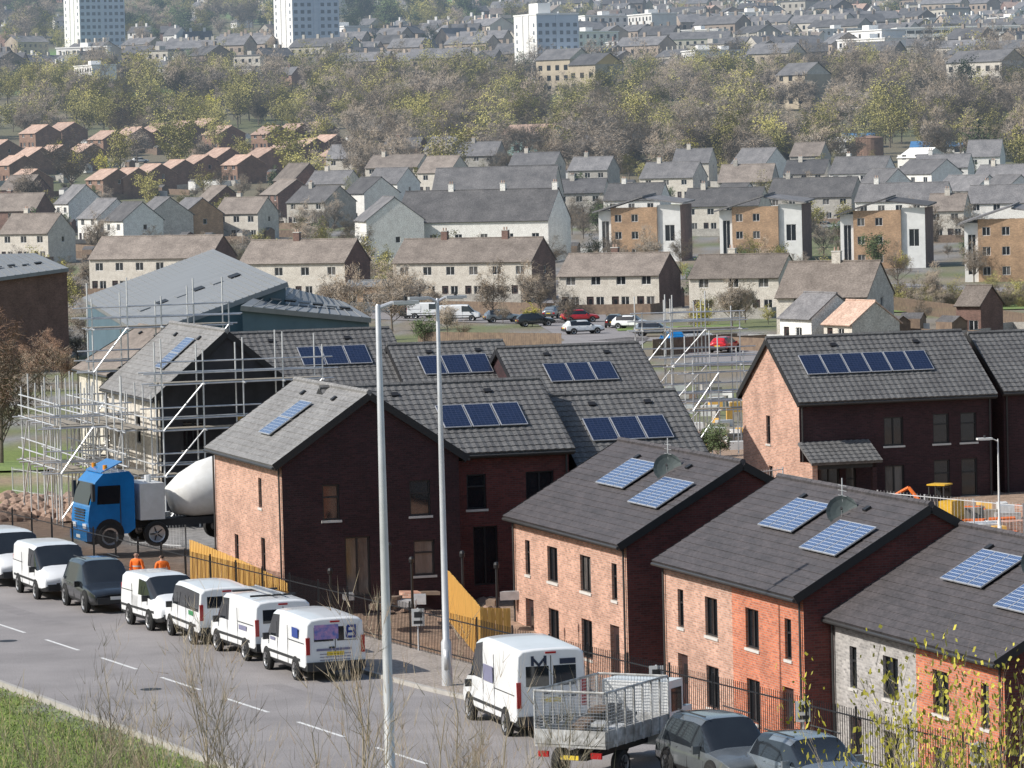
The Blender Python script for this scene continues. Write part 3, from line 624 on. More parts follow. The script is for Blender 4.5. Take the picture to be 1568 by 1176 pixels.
def mixer():
    p=survey(150,838,0); E=empty('concrete_mixer_truck',TR(p.x+3.2,p.y+1.4,0,math.radians(180+22))); c=MB([])
    prof=[(4.15,.6),(4.2,1.2),(4.12,1.75),(3.85,2.75),(3.5,3.1),(2.4,3.15),(2.2,2.9),(2.2,.8),(2.5,.6)]
    for s in (1,-1): c.face([(a,s*1.22,b_) for a,b_ in prof],CBLUE)
    for (a,b_),(d,e) in zip(prof,prof[1:]+prof[:1]): c.face([(a,-1.22,b_),(a,1.22,b_),(d,1.22,e),(d,-1.22,e)],CBLUE)
    c.obox((4.14,-1.08,1.85),(0,2.16,0),(-.24,0,.86),(.012,0,.004),GLASS)
    for s in (1,-1):
        c.obox((2.85,s*1.225,1.85),(.95,0,0),(0,s*.012,0),(-.05,0,.75),GLASS); c.box(2.8,2.83,s*1.225-.01,s*1.225+.012,.9,2.6,PLAS)
        c.obox((3.95,s*1.25,2.0),(.12,0,0),(0,s*.25,0),(0,0,.7),PLAS); c.box(4.15,4.24,s*.75-.25,s*.75+.25,.85,1.05,LCLR)
        c.lathe((3.3,s*1.232,.62),(0,s,0),[(0,0),(0,.62)],20,RUB)
    for k in range(5): c.box(4.17,4.22,-.7,.7,1.15+k*.11,1.2+k*.11,PLAS)
    c.box(4.05,4.28,-1.2,1.2,.35,.75,CBLUE); c.obox((3.55,-1.1,3.12),(0,2.2,0),(-.9,0,.4),(0,0,.04),CBLUE); c.box(4.24,4.29,-.3,.3,.45,.58,PLATEW)
    for s in (-.8,.8): c.tube((3.3,s,3.2),(3.3,s,3.42),.09,n=10,m=LAMB)
    c.obj('cab',E)
    w=MB([]); w.box(-4.6,3.9,-.45,.45,.75,1.05,PLAS)
    for xx in (3.3,1.3,-2.0,-3.4):
        for s in (1,-1): wheel(w,xx,s*1.12,.52,.3,s)
    for s in (1,-1): w.box(-4,-1.4,s*1.1-.2,s*1.1+.2,1.1,1.16,PLAS)
    w.obj('chassis_and_wheels',E)
    DR=M('drum_white',(.74,.74,.72),(.6,.59,.56),1.3,.5); d=MB([]); ax=V((-1,0,.28)).normalized(); O=V((.3,0,1.75))
    d.lathe(O,ax,[(0,.0),(.02,.6),(.7,.95),(1.6,1.17),(2.5,1.17),(3.6,.9),(4.6,.58),(4.9,.55),(4.9,.45),(4.5,.4)],26,DR); d.obj('drum',E,smooth=True)
    h=MB([]); h.box(.9,1.95,-1.15,1.15,1.1,2.6,DR); h.box(.95,1.9,-1.17,-1.155,1.7,1.76,PLAS); h.tube((1.4,.5,2.6),(1.4,.5,2.9),.15,n=8,m=DR)
    h.obox((-4.6,-.9,1.1),(.15,0,0),(0,.12,0),(.4,0,1.9),DR); h.obox((-4.6,.78,1.1),(.15,0,0),(0,.12,0),(.4,0,1.9),DR)
    h.lathe((-4.3,0,3.0),(0,0,1),[(-.5,.3),(.4,.75),(.42,.7)],12,DR); h.obox((-4.5,-.25,2.2),(-1.3,0,-.9),(0,.5,0),(0,0,.1),DR)
    for k in range(6): h.tube((-4.2,-1.0,1.1+k*.3),(-4.2,-.6,1.1+k*.3),.02,n=5,m=GALV)
    h.box(.0,.7,-1.25,-.95,.7,1.2,DR); h.obj('tank_hopper_chute',E)
mixer()
def excavator(u,v,yaw,s=1,paint=YEL):
    g=ground(u,v); E=empty('mini_excavator',TR(g.x,g.y,g.z,yaw)@Matrix.Scale(s,4)); m=MB([])
    for k in (-.7,.7): m.lathe((-.9,k,.3),(0,1,0),[(-.2,0),(-.2,.3),(.2,.3),(.2,0)],12,RUB); m.lathe((.9,k,.3),(0,1,0),[(-.2,0),(-.2,.3),(.2,.3),(.2,0)],12,RUB); m.box(-.9,.9,k-.2,k+.2,.02,.6,RUB)
    m.box(-1.1,.6,-.8,.8,.7,1.2,paint); m.box(-1.1,-.3,-.8,.8,1.2,1.7,paint)
    for a,b_ in ((-.3,-.75),(.6,-.75),(-.3,.1),(.6,.1)): m.tube((a,b_,1.2),(a,b_,2.5),.05,n=5,m=PLAS)
    m.box(-.4,.7,-.85,.2,2.5,2.58,paint); m.box(-.28,.58,-.74,-.72,1.25,2.45,GLASS)
    m.tube((.6,.4,1.1),(1.7,.4,2.4),.14,.1,6,ORA); m.tube((1.7,.4,2.4),(2.7,.4,1.9),.1,.08,6,ORA); m.tube((2.7,.4,1.9),(2.7,.4,1.0),.08,.06,6,paint)
    m.obox((2.5,.1,.5),(.5,0,0),(0,.5,0),(.1,0,.5),PLAS); m.obj('excavator_body',E)
excavator(1440,812,2.6,.75)
cl=MB([])
for k in range(80):
    u=U(1345,1560); g=ground(u,U(795,835)); w=U(.3,1.4)
    cl.obox(g,(w,U(-.3,.3),0),(U(-.2,.2),U(.3,.8),0),(0,0,U(.2,.8)),random.choice([BOARD,TIMBER,ORA,SIGNW,BR_GREY,GALV,DWOOD,SIGNW,BR_PINK]))
for k in range(55):
    g=ground(U(1010,1130),U(600,690)); w=U(.3,1.4)
    cl.obox(g,(w,U(-.3,.3),0),(U(-.2,.2),U(.3,.8),0),(0,0,U(.2,.9)),random.choice([BOARD,TIMBER,SIGNW,BR_GREY,GALV,SIGNW,BR_PINK]))
for k in range(20):
    p=survey(U(450,780),U(895,935),-.3); w=U(.3,1.0)
    cl.obox(p,(w,U(-.3,.3),0),(U(-.2,.2),U(.3,.8),0),(0,0,U(.12,.4)),random.choice([BOARD,GALV,BR_PINK,DWOOD,DWOOD]))
cl.obj('building_material_stacks')
RUBB=M('rubble',(.36,.25,.19),(.25,.17,.13),3,.95)
cl=MB([])
for k in range(160):
    g=ground(U(0,115),U(760,800)); s=U(.12,.5); cl.lathe(g,(U(-.2,.2),U(-.2,.2),1),[(0,s*U(.8,1.2)),(s*.4,s*U(.6,.9)),(s*.7,s*.3),(s*.75,0)],6,RUBB)
cl.obj('rubble_heap')
cl=MB([])
for k in range(60):
    g=ground(U(590,770),U(915,950)); s=U(.08,.3); cl.lathe(g,(U(-.3,.3),U(-.3,.3),1),[(0,s*U(.8,1.2)),(s*.4,s*U(.6,.9)),(s*.7,0)],6,RUBB)
cl.obj('soil_heap')
def meshfence(pts,h=1.9):
    f=MB([])
    for p,q in zip(pts,pts[1:]):
        d=q-p; n=max(1,int(d.length/2.4))
        for i in range(n+1): a=p+d*(i/n); f.tube(a,a+V((0,0,h)),.035,n=5,m=GALV)
        for e in (.15,h-.1): f.tube(p+V((0,0,e)),q+V((0,0,e)),.025,n=4,m=GALV)
        k=int(d.length/.2)
        for i in range(k): a=p+d*(i/k); f.tube(a,a+V((0,0,h)),.007,n=3,m=GALV,cap=False)
    f.obj('site_mesh_fence')
meshfence([ground(200,835),ground(285,842)],1.6); meshfence([ground(1345,812),ground(1568,835)],1.7); meshfence([ground(20,755),ground(120,770)],1.3); meshfence([ground(1130,790),ground(1200,780)])
# ------------------------------------------------------------------ people
def person(name,x,y,z,yaw,hair=(.05,.03,.02)):
    J=[(0,0,.95,.15,.11),(0,0,1.12,.15,.11),(0,.0,1.32,.18,.12),(0,.0,1.46,.11,.085),(0,.01,1.54,.06,.06),(0,.02,1.62,.075,.085),(0,.02,1.72,.075,.09)]
    E_=[(0,1),(1,2),(2,3),(3,4),(4,5),(5,6)]
    def add(p,par,r,r2=None): J.append((*p,r,r2 or r)); E_.append((par,len(J)-1)); return len(J)-1
    for s in (1,-1):
        a=add((s*.19,0,1.43),3,.07); a=add((s*.25,-.02,1.17),a,.052); a=add((s*.24,.1,.93),a,.038); a=add((s*.235,.13,.87),a,.03,.04)
        for k,(dx,ln) in enumerate(((-.03,.07),(-.01,.08),(.01,.085),(.03,.065))):
            f=add((s*.235+dx*.6,.15+dx*.2,.83),a,.009); add((s*.235+dx*.7,.16,.83-ln*.6),f,.008)
        f=add((s*.2,.17,.87),a,.011); add((s*.19,.19,.84),f,.009)
        h=add((s*.1,0,.88),0,.1); k_=add((s*.11,.02,.5),h,.065); an=add((s*.12,-.02,.1),k_,.045); t=add((s*.13,.12,.045),an,.045,.035)
    me=bpy.data.meshes.new('tmp'); me.from_pydata([j[:3] for j in J],E_,[]); o=bpy.data.objects.new('tmp',me); scene.collection.objects.link(o)
    sk=o.modifiers.new('s','SKIN')
    for i,j in enumerate(J): me.skin_vertices[0].data[i].radius=(j[3],j[4]); me.skin_vertices[0].data[i].use_root=(i==0)
    sb=o.modifiers.new('u','SUBSURF'); sb.levels=2
    dg=bpy.context.evaluated_depsgraph_get(); m2=bpy.data.meshes.new_from_object(o.evaluated_get(dg)); bpy.data.objects.remove(o)
    SK=M('skin',(.5,.3,.22),rough=.6); HV=M('hivis_orange',(.95,.2,.02),(.8,.15,.02),6,.7); TQ=M('trousers_navy',(.03,.035,.05)); BT=M('boots',(.03,.02,.015)); HR=M('hair',hair); RF=M('reflective_band',(.6,.6,.58),rough=.3)
    m2.materials.clear()
    for m in (SK,HV,TQ,BT,HR,RF): m2.materials.append(m)
    for p in m2.polygons:
        c=p.center; p.use_smooth=True
        if c.z>1.52: i=4 if (c.z>1.7 or c.y<-.0) and c.z>1.6 else 0
        elif c.z<.12: i=3
        elif abs(c.x)>.19 and c.z<.94: i=0
        elif c.z>.86: i=5 if (1.08<c.z<1.13 or 1.22<c.z<1.26) and abs(c.x)<.2 else 1
        else: i=2
        p.material_index=i
    E=empty(name,TR(x,y,z,yaw)); link('body',m2,E)
    h=MB([]); h.lathe((0,.11,1.63),(0,1,-.3),[(0,.018),(.03,.008),(.035,0)],6,SK)
    for s in (1,-1): h.lathe((s*.085,.02,1.64),(s,0,0),[(0,.03),(.012,.025),(.015,0)],8,SK); h.box(s*.03-.012,s*.03+.012,.1,.112,1.655,1.668,BT)
    h.box(-.025,.025,.1,.108,1.585,1.593,LRED); h.obj('face_features',E)
p=survey(211,920,.1); person('construction_worker',p.x,p.y,.11,math.radians(160))
p=survey(250,924,.1); person('construction_worker',p.x,p.y,.11,math.radians(15),hair=(.2,.12,.06))
# ------------------------------------------------------------------ trees
BARK=M('bark',(.18,.15,.12),(.12,.1,.08),4,.95); BARKP=M('bark_pale',(.40,.34,.26),(.28,.23,.17),4,.95)
def leafm(n,a,b): return M(n,a,b,.35,.85,rnd=.35,spec=.15)
LF={'bare':(leafm('twigs_brown',(.38,.31,.23),(.28,.225,.17)),leafm('twigs_grey',(.33,.29,.245),(.24,.21,.175))),
 'olive':(leafm('leaf_olive',(.42,.38,.13),(.32,.29,.10)),leafm('leaf_olive_dark',(.28,.26,.11),(.21,.195,.085))),
 'yellow':(leafm('leaf_yellow_green',(.55,.5,.08),(.42,.38,.07)),leafm('leaf_yellow_dark',(.32,.3,.07),(.25,.23,.06))),
 'green':(leafm('leaf_green',(.12,.16,.07),(.09,.12,.055)),leafm('leaf_green_dark',(.075,.1,.05),(.05,.068,.036)))}
def tree_mesh(name,seed,h,sp,kind,nl,ls,bark=BARK,limbs=8,r0=.018,off=.03,lm=None,tw=.07,flo=.45,trunk=.55):
    rs=random.Random(seed); m=MB([bark]); tips=[]
    def u(a,b): return a+(b-a)*rs.random()
    def branch(p,d,L,r,lev):
        n=3; q=p
        for i in range(n):
            d2=(d+V((u(-.25,.25),u(-.25,.25),u(-.05,.25)))).normalized(); e=q+d2*L/n; ra=r*(1-.25*i/n*1.6); rb=r*(1-.25*(i+1)/n*1.6)
            m.tube(q,e,ra,rb,5 if lev<2 else 3,bark,cap=False); q=e; d=d2
            if lev<3 and i>0 or lev==1:
                for k in range(2 if lev<3 else 1):
                    t=u(0,2*math.pi); s=V((math.cos(t),math.sin(t),u(.0,.6))); branch(q,(d*.7+s*.75).normalized(),L*u(.42,.62),rb*.55,lev+1)
        tips.append((q,lev,d))
    top=V((u(-.03,.03)*h,u(-.03,.03)*h,h*trunk)); m.tube((0,0,-.3),(top*.5),r0*h,r0*h*.75,7,bark,cap=False); m.tube(top*.5,top,r0*h*.75,r0*h*.45,6,bark,cap=False)
    for i in range(limbs):
        t=i*2.4+u(-.3,.3); f=u(flo,1.0); branch(top*f,V((math.cos(t)*sp,math.sin(t)*sp,u(.35,1.1))).normalized(),h*u(.24,.4),r0*h*.35,1)
    branch(top,V((0,0,1)),h*.38,r0*h*.4,1)
    A,B=lm or LF[kind]
    for k in range(nl):
        q,l,td=tips[rs.randrange(len(tips))]; mat_=A if (hash((round(q.x/h*6),round(q.z/h*6)))&1) or rs.random()<.3 else B
        if kind=='bare':
            d=(V((u(-1,1),u(-1,1),u(-.3,1.3))).normalized()+td*(1.2 if off<.01 else 0)).normalized(); w=d.orthogonal().normalized()*ls*tw; c=q+V((rs.gauss(0,off),rs.gauss(0,off),rs.gauss(0,off)))*h
            m.face((c-w,c+w,c+d*ls),mat_)
        else:
            c=q+V((rs.gauss(0,.045),rs.gauss(0,.045),rs.gauss(0,.04)))*h; a=V((u(-1,1),u(-1,1),u(-1,1))).normalized(); b_=a.orthogonal().normalized(); s=ls*u(.5,1.1)
            m.face((c-a*s,c-b_*s*.6,c+a*s,c+b_*s*.6),mat_)
    return m.mesh(name)
PT={k:[] for k in LF}
for k,(nl,ls,hh,sp) in {'bare':(2100,1.0,10,.8),'olive':(1700,.24,10,.85),'yellow':(1400,.22,8,.85),'green':(1900,.26,9,.75)}.items():
    for s in range(4): PT[k].append(tree_mesh(k+'_tree',s*7+len(k),hh*(1,1.1,.85,.95)[s],sp+.12*s,k,nl,ls,limbs=11,flo=.25,tw=.05,trunk=(.55,.5,.42,.6)[s]))
def plant(kind,x,y,s,name=None,parent=None,zo=0):
    me=random.choice(PT[kind]); o=link(name or kind+'_tree',me,parent,None); sc=s*U(.85,1.15)
    o.matrix_local=Matrix.Translation((x,y,terrain(x,y)+zo))@Matrix.Rotation(U(0,6.28),4,'Z')@Matrix.Diagonal((sc*U(.9,1.3),sc*U(.9,1.3),sc,1))
    return o
# ------------------------------------------------------------------ mid-distance buildings
def wauto(W,st=2,bay=3.4,sh=2.6,w=1.25,h=1.15,door=True,z0=.9):
    n=max(1,round(W/bay)); b=W/n; o=[]
    for i in range(n):
        for k in range(st):
            if k==0 and door: o.append((i*b+b*.12,0.02,.95,2.05,'d')); o.append((i*b+b*.5,z0,w*.85,h))
            else: o.append((i*b+b*.5-w/2,z0+sh*k,w,h))
    return o
MHL=[]
def mh(name,u0,v0,u1,yawd,D=8,he=5.2,rise=2.6,wall=HARL,side=None,roof=R_BROWN,bay=3.4,door=True,ops=None,chim=(),st=2,**k):
    g=ground(u0,v0); yaw=math.radians(yawd); W=(u1-u0)*g.y/F/max(.3,math.cos(yaw)); MHL.append((g.x,g.y,yaw,W,D))
    o={'front':wauto(W,st,bay,door=door)} if ops is None else ops
    if ops is None: o['left']=[(D*.4,.9+2.6*(st-1),1.0,1.1)]; o['right']=[(D*.5,.9+2.6*(st-1),.8,1.0)] if R()<.5 else []
    return house(name,g.x,g.y,g.z,yaw,W,D,he,rise,(wall,side or wall),roof,ops=o,detail=False,frame=FR_W,chim=chim,zb=-3,og=.1,**k)
mh('terraced_house',603,462,815,-24,8,5.3,2.9,HARL,BR_BROWN,R_BROWN,3.6,chim=((6,4),(15,4)))
mh('terraced_house',368,462,532,-24,8,5.3,2.9,HARL,BR_BROWN,R_BROWN,3.6,chim=((7,4),))
mh('terraced_house',138,452,330,-24,8,5.3,2.9,HARL,BR_BROWN,R_BROWN,3.6)
mh('semi_detached_house',856,480,1008,-22,8,4.7,2.5,HARL,BR_BROWN,R_BROWN,3.8,chim=((6,4.5),))
mh('semi_detached_house',1056,486,1190,-22,8,4.7,2.5,HARL,HARL,R_BROWN,3.8,chim=((4,4.5),))
mh('harled_house',1190,528,1325,-22,9,4.8,3.2,HARL,HARL,R_BROWN,4.5,chim=((5,4.5),))
mh('harled_house',1195,532,1238,-60,6.0,3.0,2.2,WHITE,WHITE,R_SLATE,4.5,st=1)
mh('harled_house',1262,534,1300,-60,5.6,2.5,2.0,HARL,HARL,R_ORANGE,4.5,st=1)
mh('brick_cottage',1465,522,1500,-35,4.6,3.6,1.7,BR_BROWN,BR_BROWN,R_BROWN,3,st=1)
mh('brick_extension',528,475,600,-10,6,3.0,.6,BR_TAN,BR_BROWN,METALROOF,2.2,st=1,door=False)
mh('white_gabled_house',606,404,840,-20,11,6.8,4.8,WHITE,WHITE,R_SLATE,4.5,st=2,door=False,chim=((8,5.5),(17,5.5),(26,5.5)))
# cross gable facing the viewer
mh('white_gabled_house',545,404,575,-78,9.5,7.2,3.6,WHITE,WHITE,R_SLATE,5)
mh('long_slate_house',662,345,848,-12,10,6,5.0,WHITE,HARL,R_SLATE,5)
mh('white_house',527,342,560,-50,9,6,3,WHITE,WHITE,R_SLATE,4.5)
for (u0,v0,u1) in ((918,402,1045),(1103,402,1230),(1288,412,1418),(1478,432,1612)):
    g=ground(u0,v0); W=(u1-u0)*g.y/F; E=empty('block_of_flats',TR(g.x,g.y,g.z,math.radians(-12))); w=MB([]);f=MB([]); D=11; ks=1.0
    def fl(x0,x1,y,m,H,ops): wallpanel(w,f,(x0,y,0),(1,0,0),(0,-1,0),x1-x0,H,ops,m,-3,FR_W,detail=False)
    mid=[(.6+2.7*k,.9+2.75*s,1.1,1.2) for k in range(3) for s in range(3) if .6+2.7*k+1.2<W*.54]
    fl(0,W*.16,0,CLAD,8.2,[(W*.04,1.0,W*.09,5.6)]); fl(W*.16,W*.72,-.5,BR_TAN,8.7,mid); fl(W*.72,W,0,CLAD,9.0,[(W*.09,3.2,W*.12,2.6)])
    w.face([(0,0,-3),(0,D,-3),(0,D,8.2),(0,0,8.2)],CLAD); w.face([(W,0,-3),(W,D,-3),(W,D,9),(W,0,9)],BR_BROWN)
    for xx in (W*.16,W*.72): w.face([(xx,-.5,-3),(xx,0,-3),(xx,0,8.8),(xx,-.5,8.8)],BR_TAN)
    w.face([(0,D,-3),(W,D,-3),(W,D,8.4),(0,D,8.4)],CLAD)
    w.obj('walls',E); f.obj('windows',E); r=MB([])
    r.obox((-.8,-1.2,7.9),(W*.62,0,2.4),(0,D+1.6,.3),(0,0,.25),R_SLATE); r.obox((W*.62-.9,-.9,10.0),(W*.38+1.5,0,-.9),(0,D+1.2,.3),(0,0,.22),R_SLATE)
    r.obj('roof',E); OCC.append((g.x+W/2,g.y+6,W*.6))
rowsB=[(850,340,925,-15,R_SLATE,HARL),(925,352,1010,-20,R_SLATE,WHITE),(1045,358,1160,-15,R_SLATE,HARL),(1175,345,1300,-18,R_SLATE,GREYH),(1310,352,1440,-18,R_SLATE,WHITE),(1420,368,1475,-15,R_BROWN,HARL),(1480,352,1600,-20,R_SLATE,WHITE),
 (980,312,1060,-25,R_SLATE,HARL),(1100,312,1180,-20,R_BROWN,GREYH),(1200,300,1262,-20,R_SLATE,HARL),(1270,300,1350,-25,R_SLATE,WHITE),(1370,305,1420,-55,R_SLATE,WHITE),(1400,292,1480,-15,R_SLATE,WHITE),(1490,312,1570,-30,R_SLATE,HARL),(1430,330,1480,-60,R_SLATE,WHITE),(1310,330,1345,-60,R_SLATE,WHITE),(1500,335,1530,-62,R_SLATE,WHITE),
 (330,372,398,-28,R_BROWN,HARL),(0,405,80,-30,R_BROWN,HARL),(-20,365,60,-30,R_BROWN,BR_BROWN),(120,375,155,-60,R_SLATE,WHITE),(160,380,195,-60,R_SLATE,WHITE),(205,375,232,-60,R_SLATE,HARL),(255,375,285,-60,R_SLATE,BR_TAN),(85,355,110,-60,R_SLATE,WHITE),(300,350,325,-60,R_BROWN,BR_BROWN),(440,350,500,-40,R_SLATE,GREYH),(470,318,530,-30,R_SLATE,HARL),(560,290,640,-20,R_BROWN,HARL),(700,268,760,-20,R_SLATE,GREYH),(780,285,850,-25,R_SLATE,HARL),(560,318,610,-30,R_SLATE,WHITE),(870,300,930,-25,R_SLATE,GREYH),(640,298,690,-30,R_BROWN,HARL),(500,275,545,-25,R_SLATE,HARL),(585,262,640,-25,R_SLATE,BR_BROWN),(1090,345,1130,-40,R_SLATE,WHITE),(400,330,430,-60,R_BROWN,BR_BROWN),
 (880,262,925,-40,R_SLATE,BR_BROWN),(1030,285,1085,-15,R_SLATE,HARL),(1120,282,1170,-40,R_SLATE,WHITE),(1210,275,1255,-20,R_BROWN,GREYH),(1480,275,1530,-20,R_SLATE,WHITE),(650,262,690,-30,R_SLATE,HARL),(0,325,45,-30,R_BROWN,BR_BROWN),(420,310,455,-60,R_BROWN,BR_BROWN)]
for (a,b_,c,yw,rf,wl) in rowsB: mh('harled_house' if wl in(HARL,WHITE,GREYH) else 'brick_house',a,b_+U(-3,3),c,yw+U(-6,6),U(7,9),U(4.8,5.5),U(2.6,3.5),wl,wl,rf,3.6,chim=((3,4),) if c-a>50 else ())
for (u,v) in ((132,306),(165,304),(200,297),(238,290),(272,282),(308,270),(340,282),(372,270),(405,260),(438,254),(470,248),(20,268),(52,264),(-8,282),(135,240),(175,234),(212,228),(248,224),(285,220),(30,230),(70,226),(385,232),(420,229),(455,226),(488,268),(10,306),(-30,255),(310,232),(100,262)):
    mh('brick_house',u,v,u+U(26,30),-52+U(-4,4),8.5,4.6,2.2,BR_EST,BR_EST,R_ORANGE,4)
# gardens : sheds, fences, hedges among the houses
shm=MB([]); fem=MB([])
for (x,y,yaw,W,D) in MHL:
    if y<380: continue
    Rm=Matrix.Rotation(yaw,3,'Z'); o3=V((x,y,0))
    def WP(a,b): q=o3+Rm@V((a,b,0)); return V((q.x,q.y,terrain(q.x,q.y)))
    wd=DWOOD if R()<.6 else (SIGNW if R()<.3 else GREYH)
    for (p,q) in (((-1,-6),(W+1,-6)),((-1,D+9),(W+1,D+9)),((-1,-6),(-1,0)),((W+1,-6),(W+1,0)),((-1,D),(-1,D+9))):
        A_=WP(*p);B_=WP(*q); n_=Rm@V((0.06,.06,0)); lo=V((0,0,-.5)); hi=V((0,0,1.3)); fem.face([A_+lo,B_+lo,B_+hi,A_+hi],wd); fem.face([A_+lo+n_,B_+lo+n_,B_+hi+n_,A_+hi+n_],wd); fem.face([A_+hi,B_+hi,B_+hi+n_,A_+hi+n_],wd)
    for k in range(int(W/7)+1):
        if R()<.7:
            c=WP(k*7+U(0,3),D+U(4,8)); ux=Rm@V((1,0,0))*U(1.8,3); uy=Rm@V((0,1,0))*U(1.6,2.4); h=U(1.7,2.2); mt=random.choice([DWOOD,DWOOD,GREYH,BR_BROWN,SIGNW]); z=V((0,0,1))
            shm.obox(c-z,ux,uy,z*(h+1),mt); t=c+z*h; r_=z*.6; shm.face([t-ux*.05,t+ux*1.05,t+ux*1.05+uy*.5+r_,t-ux*.05+uy*.5+r_],R_SLATE); shm.face([t+uy-ux*.05,t+uy+ux*1.05,t+ux*1.05+uy*.5+r_,t-ux*.05+uy*.5+r_],R_SLATE); shm.face([t,t+uy,t+uy*.5+r_],mt); shm.face([t+ux,t+ux+uy,t+ux+uy*.5+r_],mt)
shm.obj('garden_sheds'); fem.obj('garden_walls_and_fences')
# school with metal roofs : irregular mono-pitch roof planes
SC=empty('school_building'); BL=M('cladding_blue',(.09,.15,.19),(.07,.12,.155),.5,.5)
def roofpoly(name,pts,zg,wm,rm=METALROOF,seams=14,par=None):
    P=[atd(*p) for p in pts]; m=MB([]); c=sum(P,V())/4
    top=[c+(p-c)*1.03 for p in P]; nrm=(top[1]-top[0]).cross(top[3]-top[0]).normalized()
    if nrm.z<0: nrm=-nrm
    dn=-nrm*.35
    m.face(top,rm); m.face([p+dn for p in top],FASC)
    for a,b in zip(range(4),(1,2,3,0)): m.face([top[a],top[b],top[b]+dn,top[a]+dn],rm); m.face([V((P[a].x,P[a].y,zg)),V((P[b].x,P[b].y,zg)),P[b]+dn,P[a]+dn],wm)
    for i in range(1,seams):
        t=i/seams; a=top[0].lerp(top[1],t); b=top[3].lerp(top[2],t); w=(top[1]-top[0]).normalized()*.05; m.obox(a,w,b-a,nrm*.06,rm)
    for i in range(6): # rooflights
        a=top[0].lerp(top[1],.15+.13*i); b=top[3].lerp(top[2],.15+.13*i); e=(b-a).normalized(); w=(top[1]-top[0]).normalized(); m.obox(a.lerp(b,.35)+nrm*.02,w*.9,e*2.2,nrm*.12,FASC if i%2 else rm)
    m.obj(name,par or SC); OCC.append((c.x,c.y,max((P[0]-c).length,(P[1]-c).length)*.8))
roofpoly('main_roof',[(220,510,295),(435,432,302),(325,383,345),(130,455,340)],-3,BL,seams=22)
roofpoly('wing_roof',[(372,468,290),(566,486,296),(525,462,325),(425,436,320)],-3,BL,seams=12)
roofpoly('hall_roof',[(-60,432,400),(102,410,410),(52,388,450),(-90,392,450)],-6,BR_BROWN,seams=14,par=empty('brick_hall'))
def simple(name,u,v,W,D,H,yawd,wall,roofm,rise=0,st=3,side=None,ww=1.3,bay=3,wh=1.4,sh=2.8,extra=None,k=1.2):
    g=ground(u,v); E=empty(name,TR(g.x,g.y,g.z,math.radians(yawd))@Matrix.Scale(k,4)); w=MB([]); f=MB([]); side=side or wall
    w.box(0,W,0,D,-6,H,wall)
    for i in range(int(W/bay)):
        for q in range(st): x0=(i+.5)*W/int(W/bay)-ww/2; f.box(x0,x0+ww,-.05,-.02,.9+q*sh,.9+q*sh+wh,GLASS)
    w.box(-.05,-.01,0,D,-6,H-.02,side)
    for i in range(int(D/4)):
        for q in range(st): y0=(i+.5)*D/int(D/4)-.5; f.box(-.1,-.06,y0,y0+1,.9+q*sh,.9+q*sh+wh,GLASS)
    if rise:
        r=MB([])
        for s in (0,1):
            a=[(-.3,-.4,H-.1),(W+.3,-.4,H-.1),(W+.3,D/2,H+rise),(-.3,D/2,H+rise)]
            if s: a=[(x,D-y,z) for x,y,z in a]
            r.face(a,roofm)
        for xx in (0.02,W-.02): r.face([(xx,0,H),(xx,D,H),(xx,D/2,H+rise-.1)],side)
        r.obj('roof',E)
    else: w.box(-.2,W+.2,-.2,D+.2,H,H+.5,roofm)
    if extra: extra(w,W,D,H)
    w.obj('walls',E); f.obj('windows',E); OCC.append((g.x+W/2,g.y+D/2,W*.7*k)); return E
TW=M('tower_cladding_blue_grey',(.5,.57,.66),(.42,.49,.58),.12,.6,stretch=(1,1,5)); TWW=M('tower_white',(.85,.84,.81),(.76,.75,.72),.2,.7)
TWG_=M('tower_window',(.16,.19,.23),(.1,.12,.15),.5,.2)
def ph(w,W,D,H):
    w.box(W*.2,W*.5,D*.3,D*.7,H+.5,H+4,TWW)
    for q in (0.36,.62): w.box(-.35,-.1,D*q-.5,D*q+.5,0,H,TWW)
    w.box(W*.46,W*.54,-.3,0,0,H,TW)
def tower(u,v,W,D,H,k):
    global GLASS
    g0=GLASS; GLASS=TWG_; simple('tower_block',u,v,W,D,H,24,TW,TWW,0,int(H/2.5),TWW,1.3,2.2,1.2,2.5,ph,k); GLASS=g0
tower(124,88,18,19,60,1.14); tower(450,102,17.5,18,60,1.13); tower(824,128,15,18,22.3,1.1)
SAND=M('sandstone',(.5,.43,.32),(.38,.32,.24),.4,.9); SANDY=M('sandstone_yellow',(.66,.46,.2),(.52,.37,.17),.4,.9)
simple('tenement_block',822,145,12,10,9.5,-40,SAND,R_SLATE,3,3,HARL); simple('tenement_block',872,158,9,12,10,-40,SAND,R_SLATE,3,3,SANDY)
simple('tenement_block',1145,130,14,10,9,-35,SAND,R_SLATE,3,3,HARL); simple('tenement_block',1290,128,16,10,9,-30,M('town_stone',(.36,.3,.24),(.27,.21,.17),.3,.9,rnd=.3),R_SLATE,3,3); simple('tenement_block',1450,150,18,10,9,-45,HARL,R_SLATE,3,3,SAND); simple('tenement_block',1190,165,10,9,8,-50,SAND,R_SLATE,3,3,HARL)
simple('office_slab',1375,88,48,12,11,6,TWW,TWW,0,4,None,3,3.4,1.2,2.7,k=1); simple('office_slab',1520,92,8,8,9,-30,SANDY,TWW,0,3,TWW,k=1)
simple('teal_gabled_hall',765,238,12,9,3.6,-35,M('teal_cladding',(.33,.55,.53),(.28,.48,.46),.4,.7),R_ORANGE,3,1)
BLUR=M('blue_sheet_roof',(.08,.24,.46),(.07,.19,.38),.4,.6)
simple('industrial_shed',1395,240,13,8,2.4,-10,TWW,BLUR,1.4,1,k=1); simple('industrial_shed',1235,234,12,8,2.6,-10,TWW,TWW,1.2,1,k=1); simple('industrial_shed',1290,227,8,8,2.6,-10,BLUR,BLUR,1.2,1,k=1)
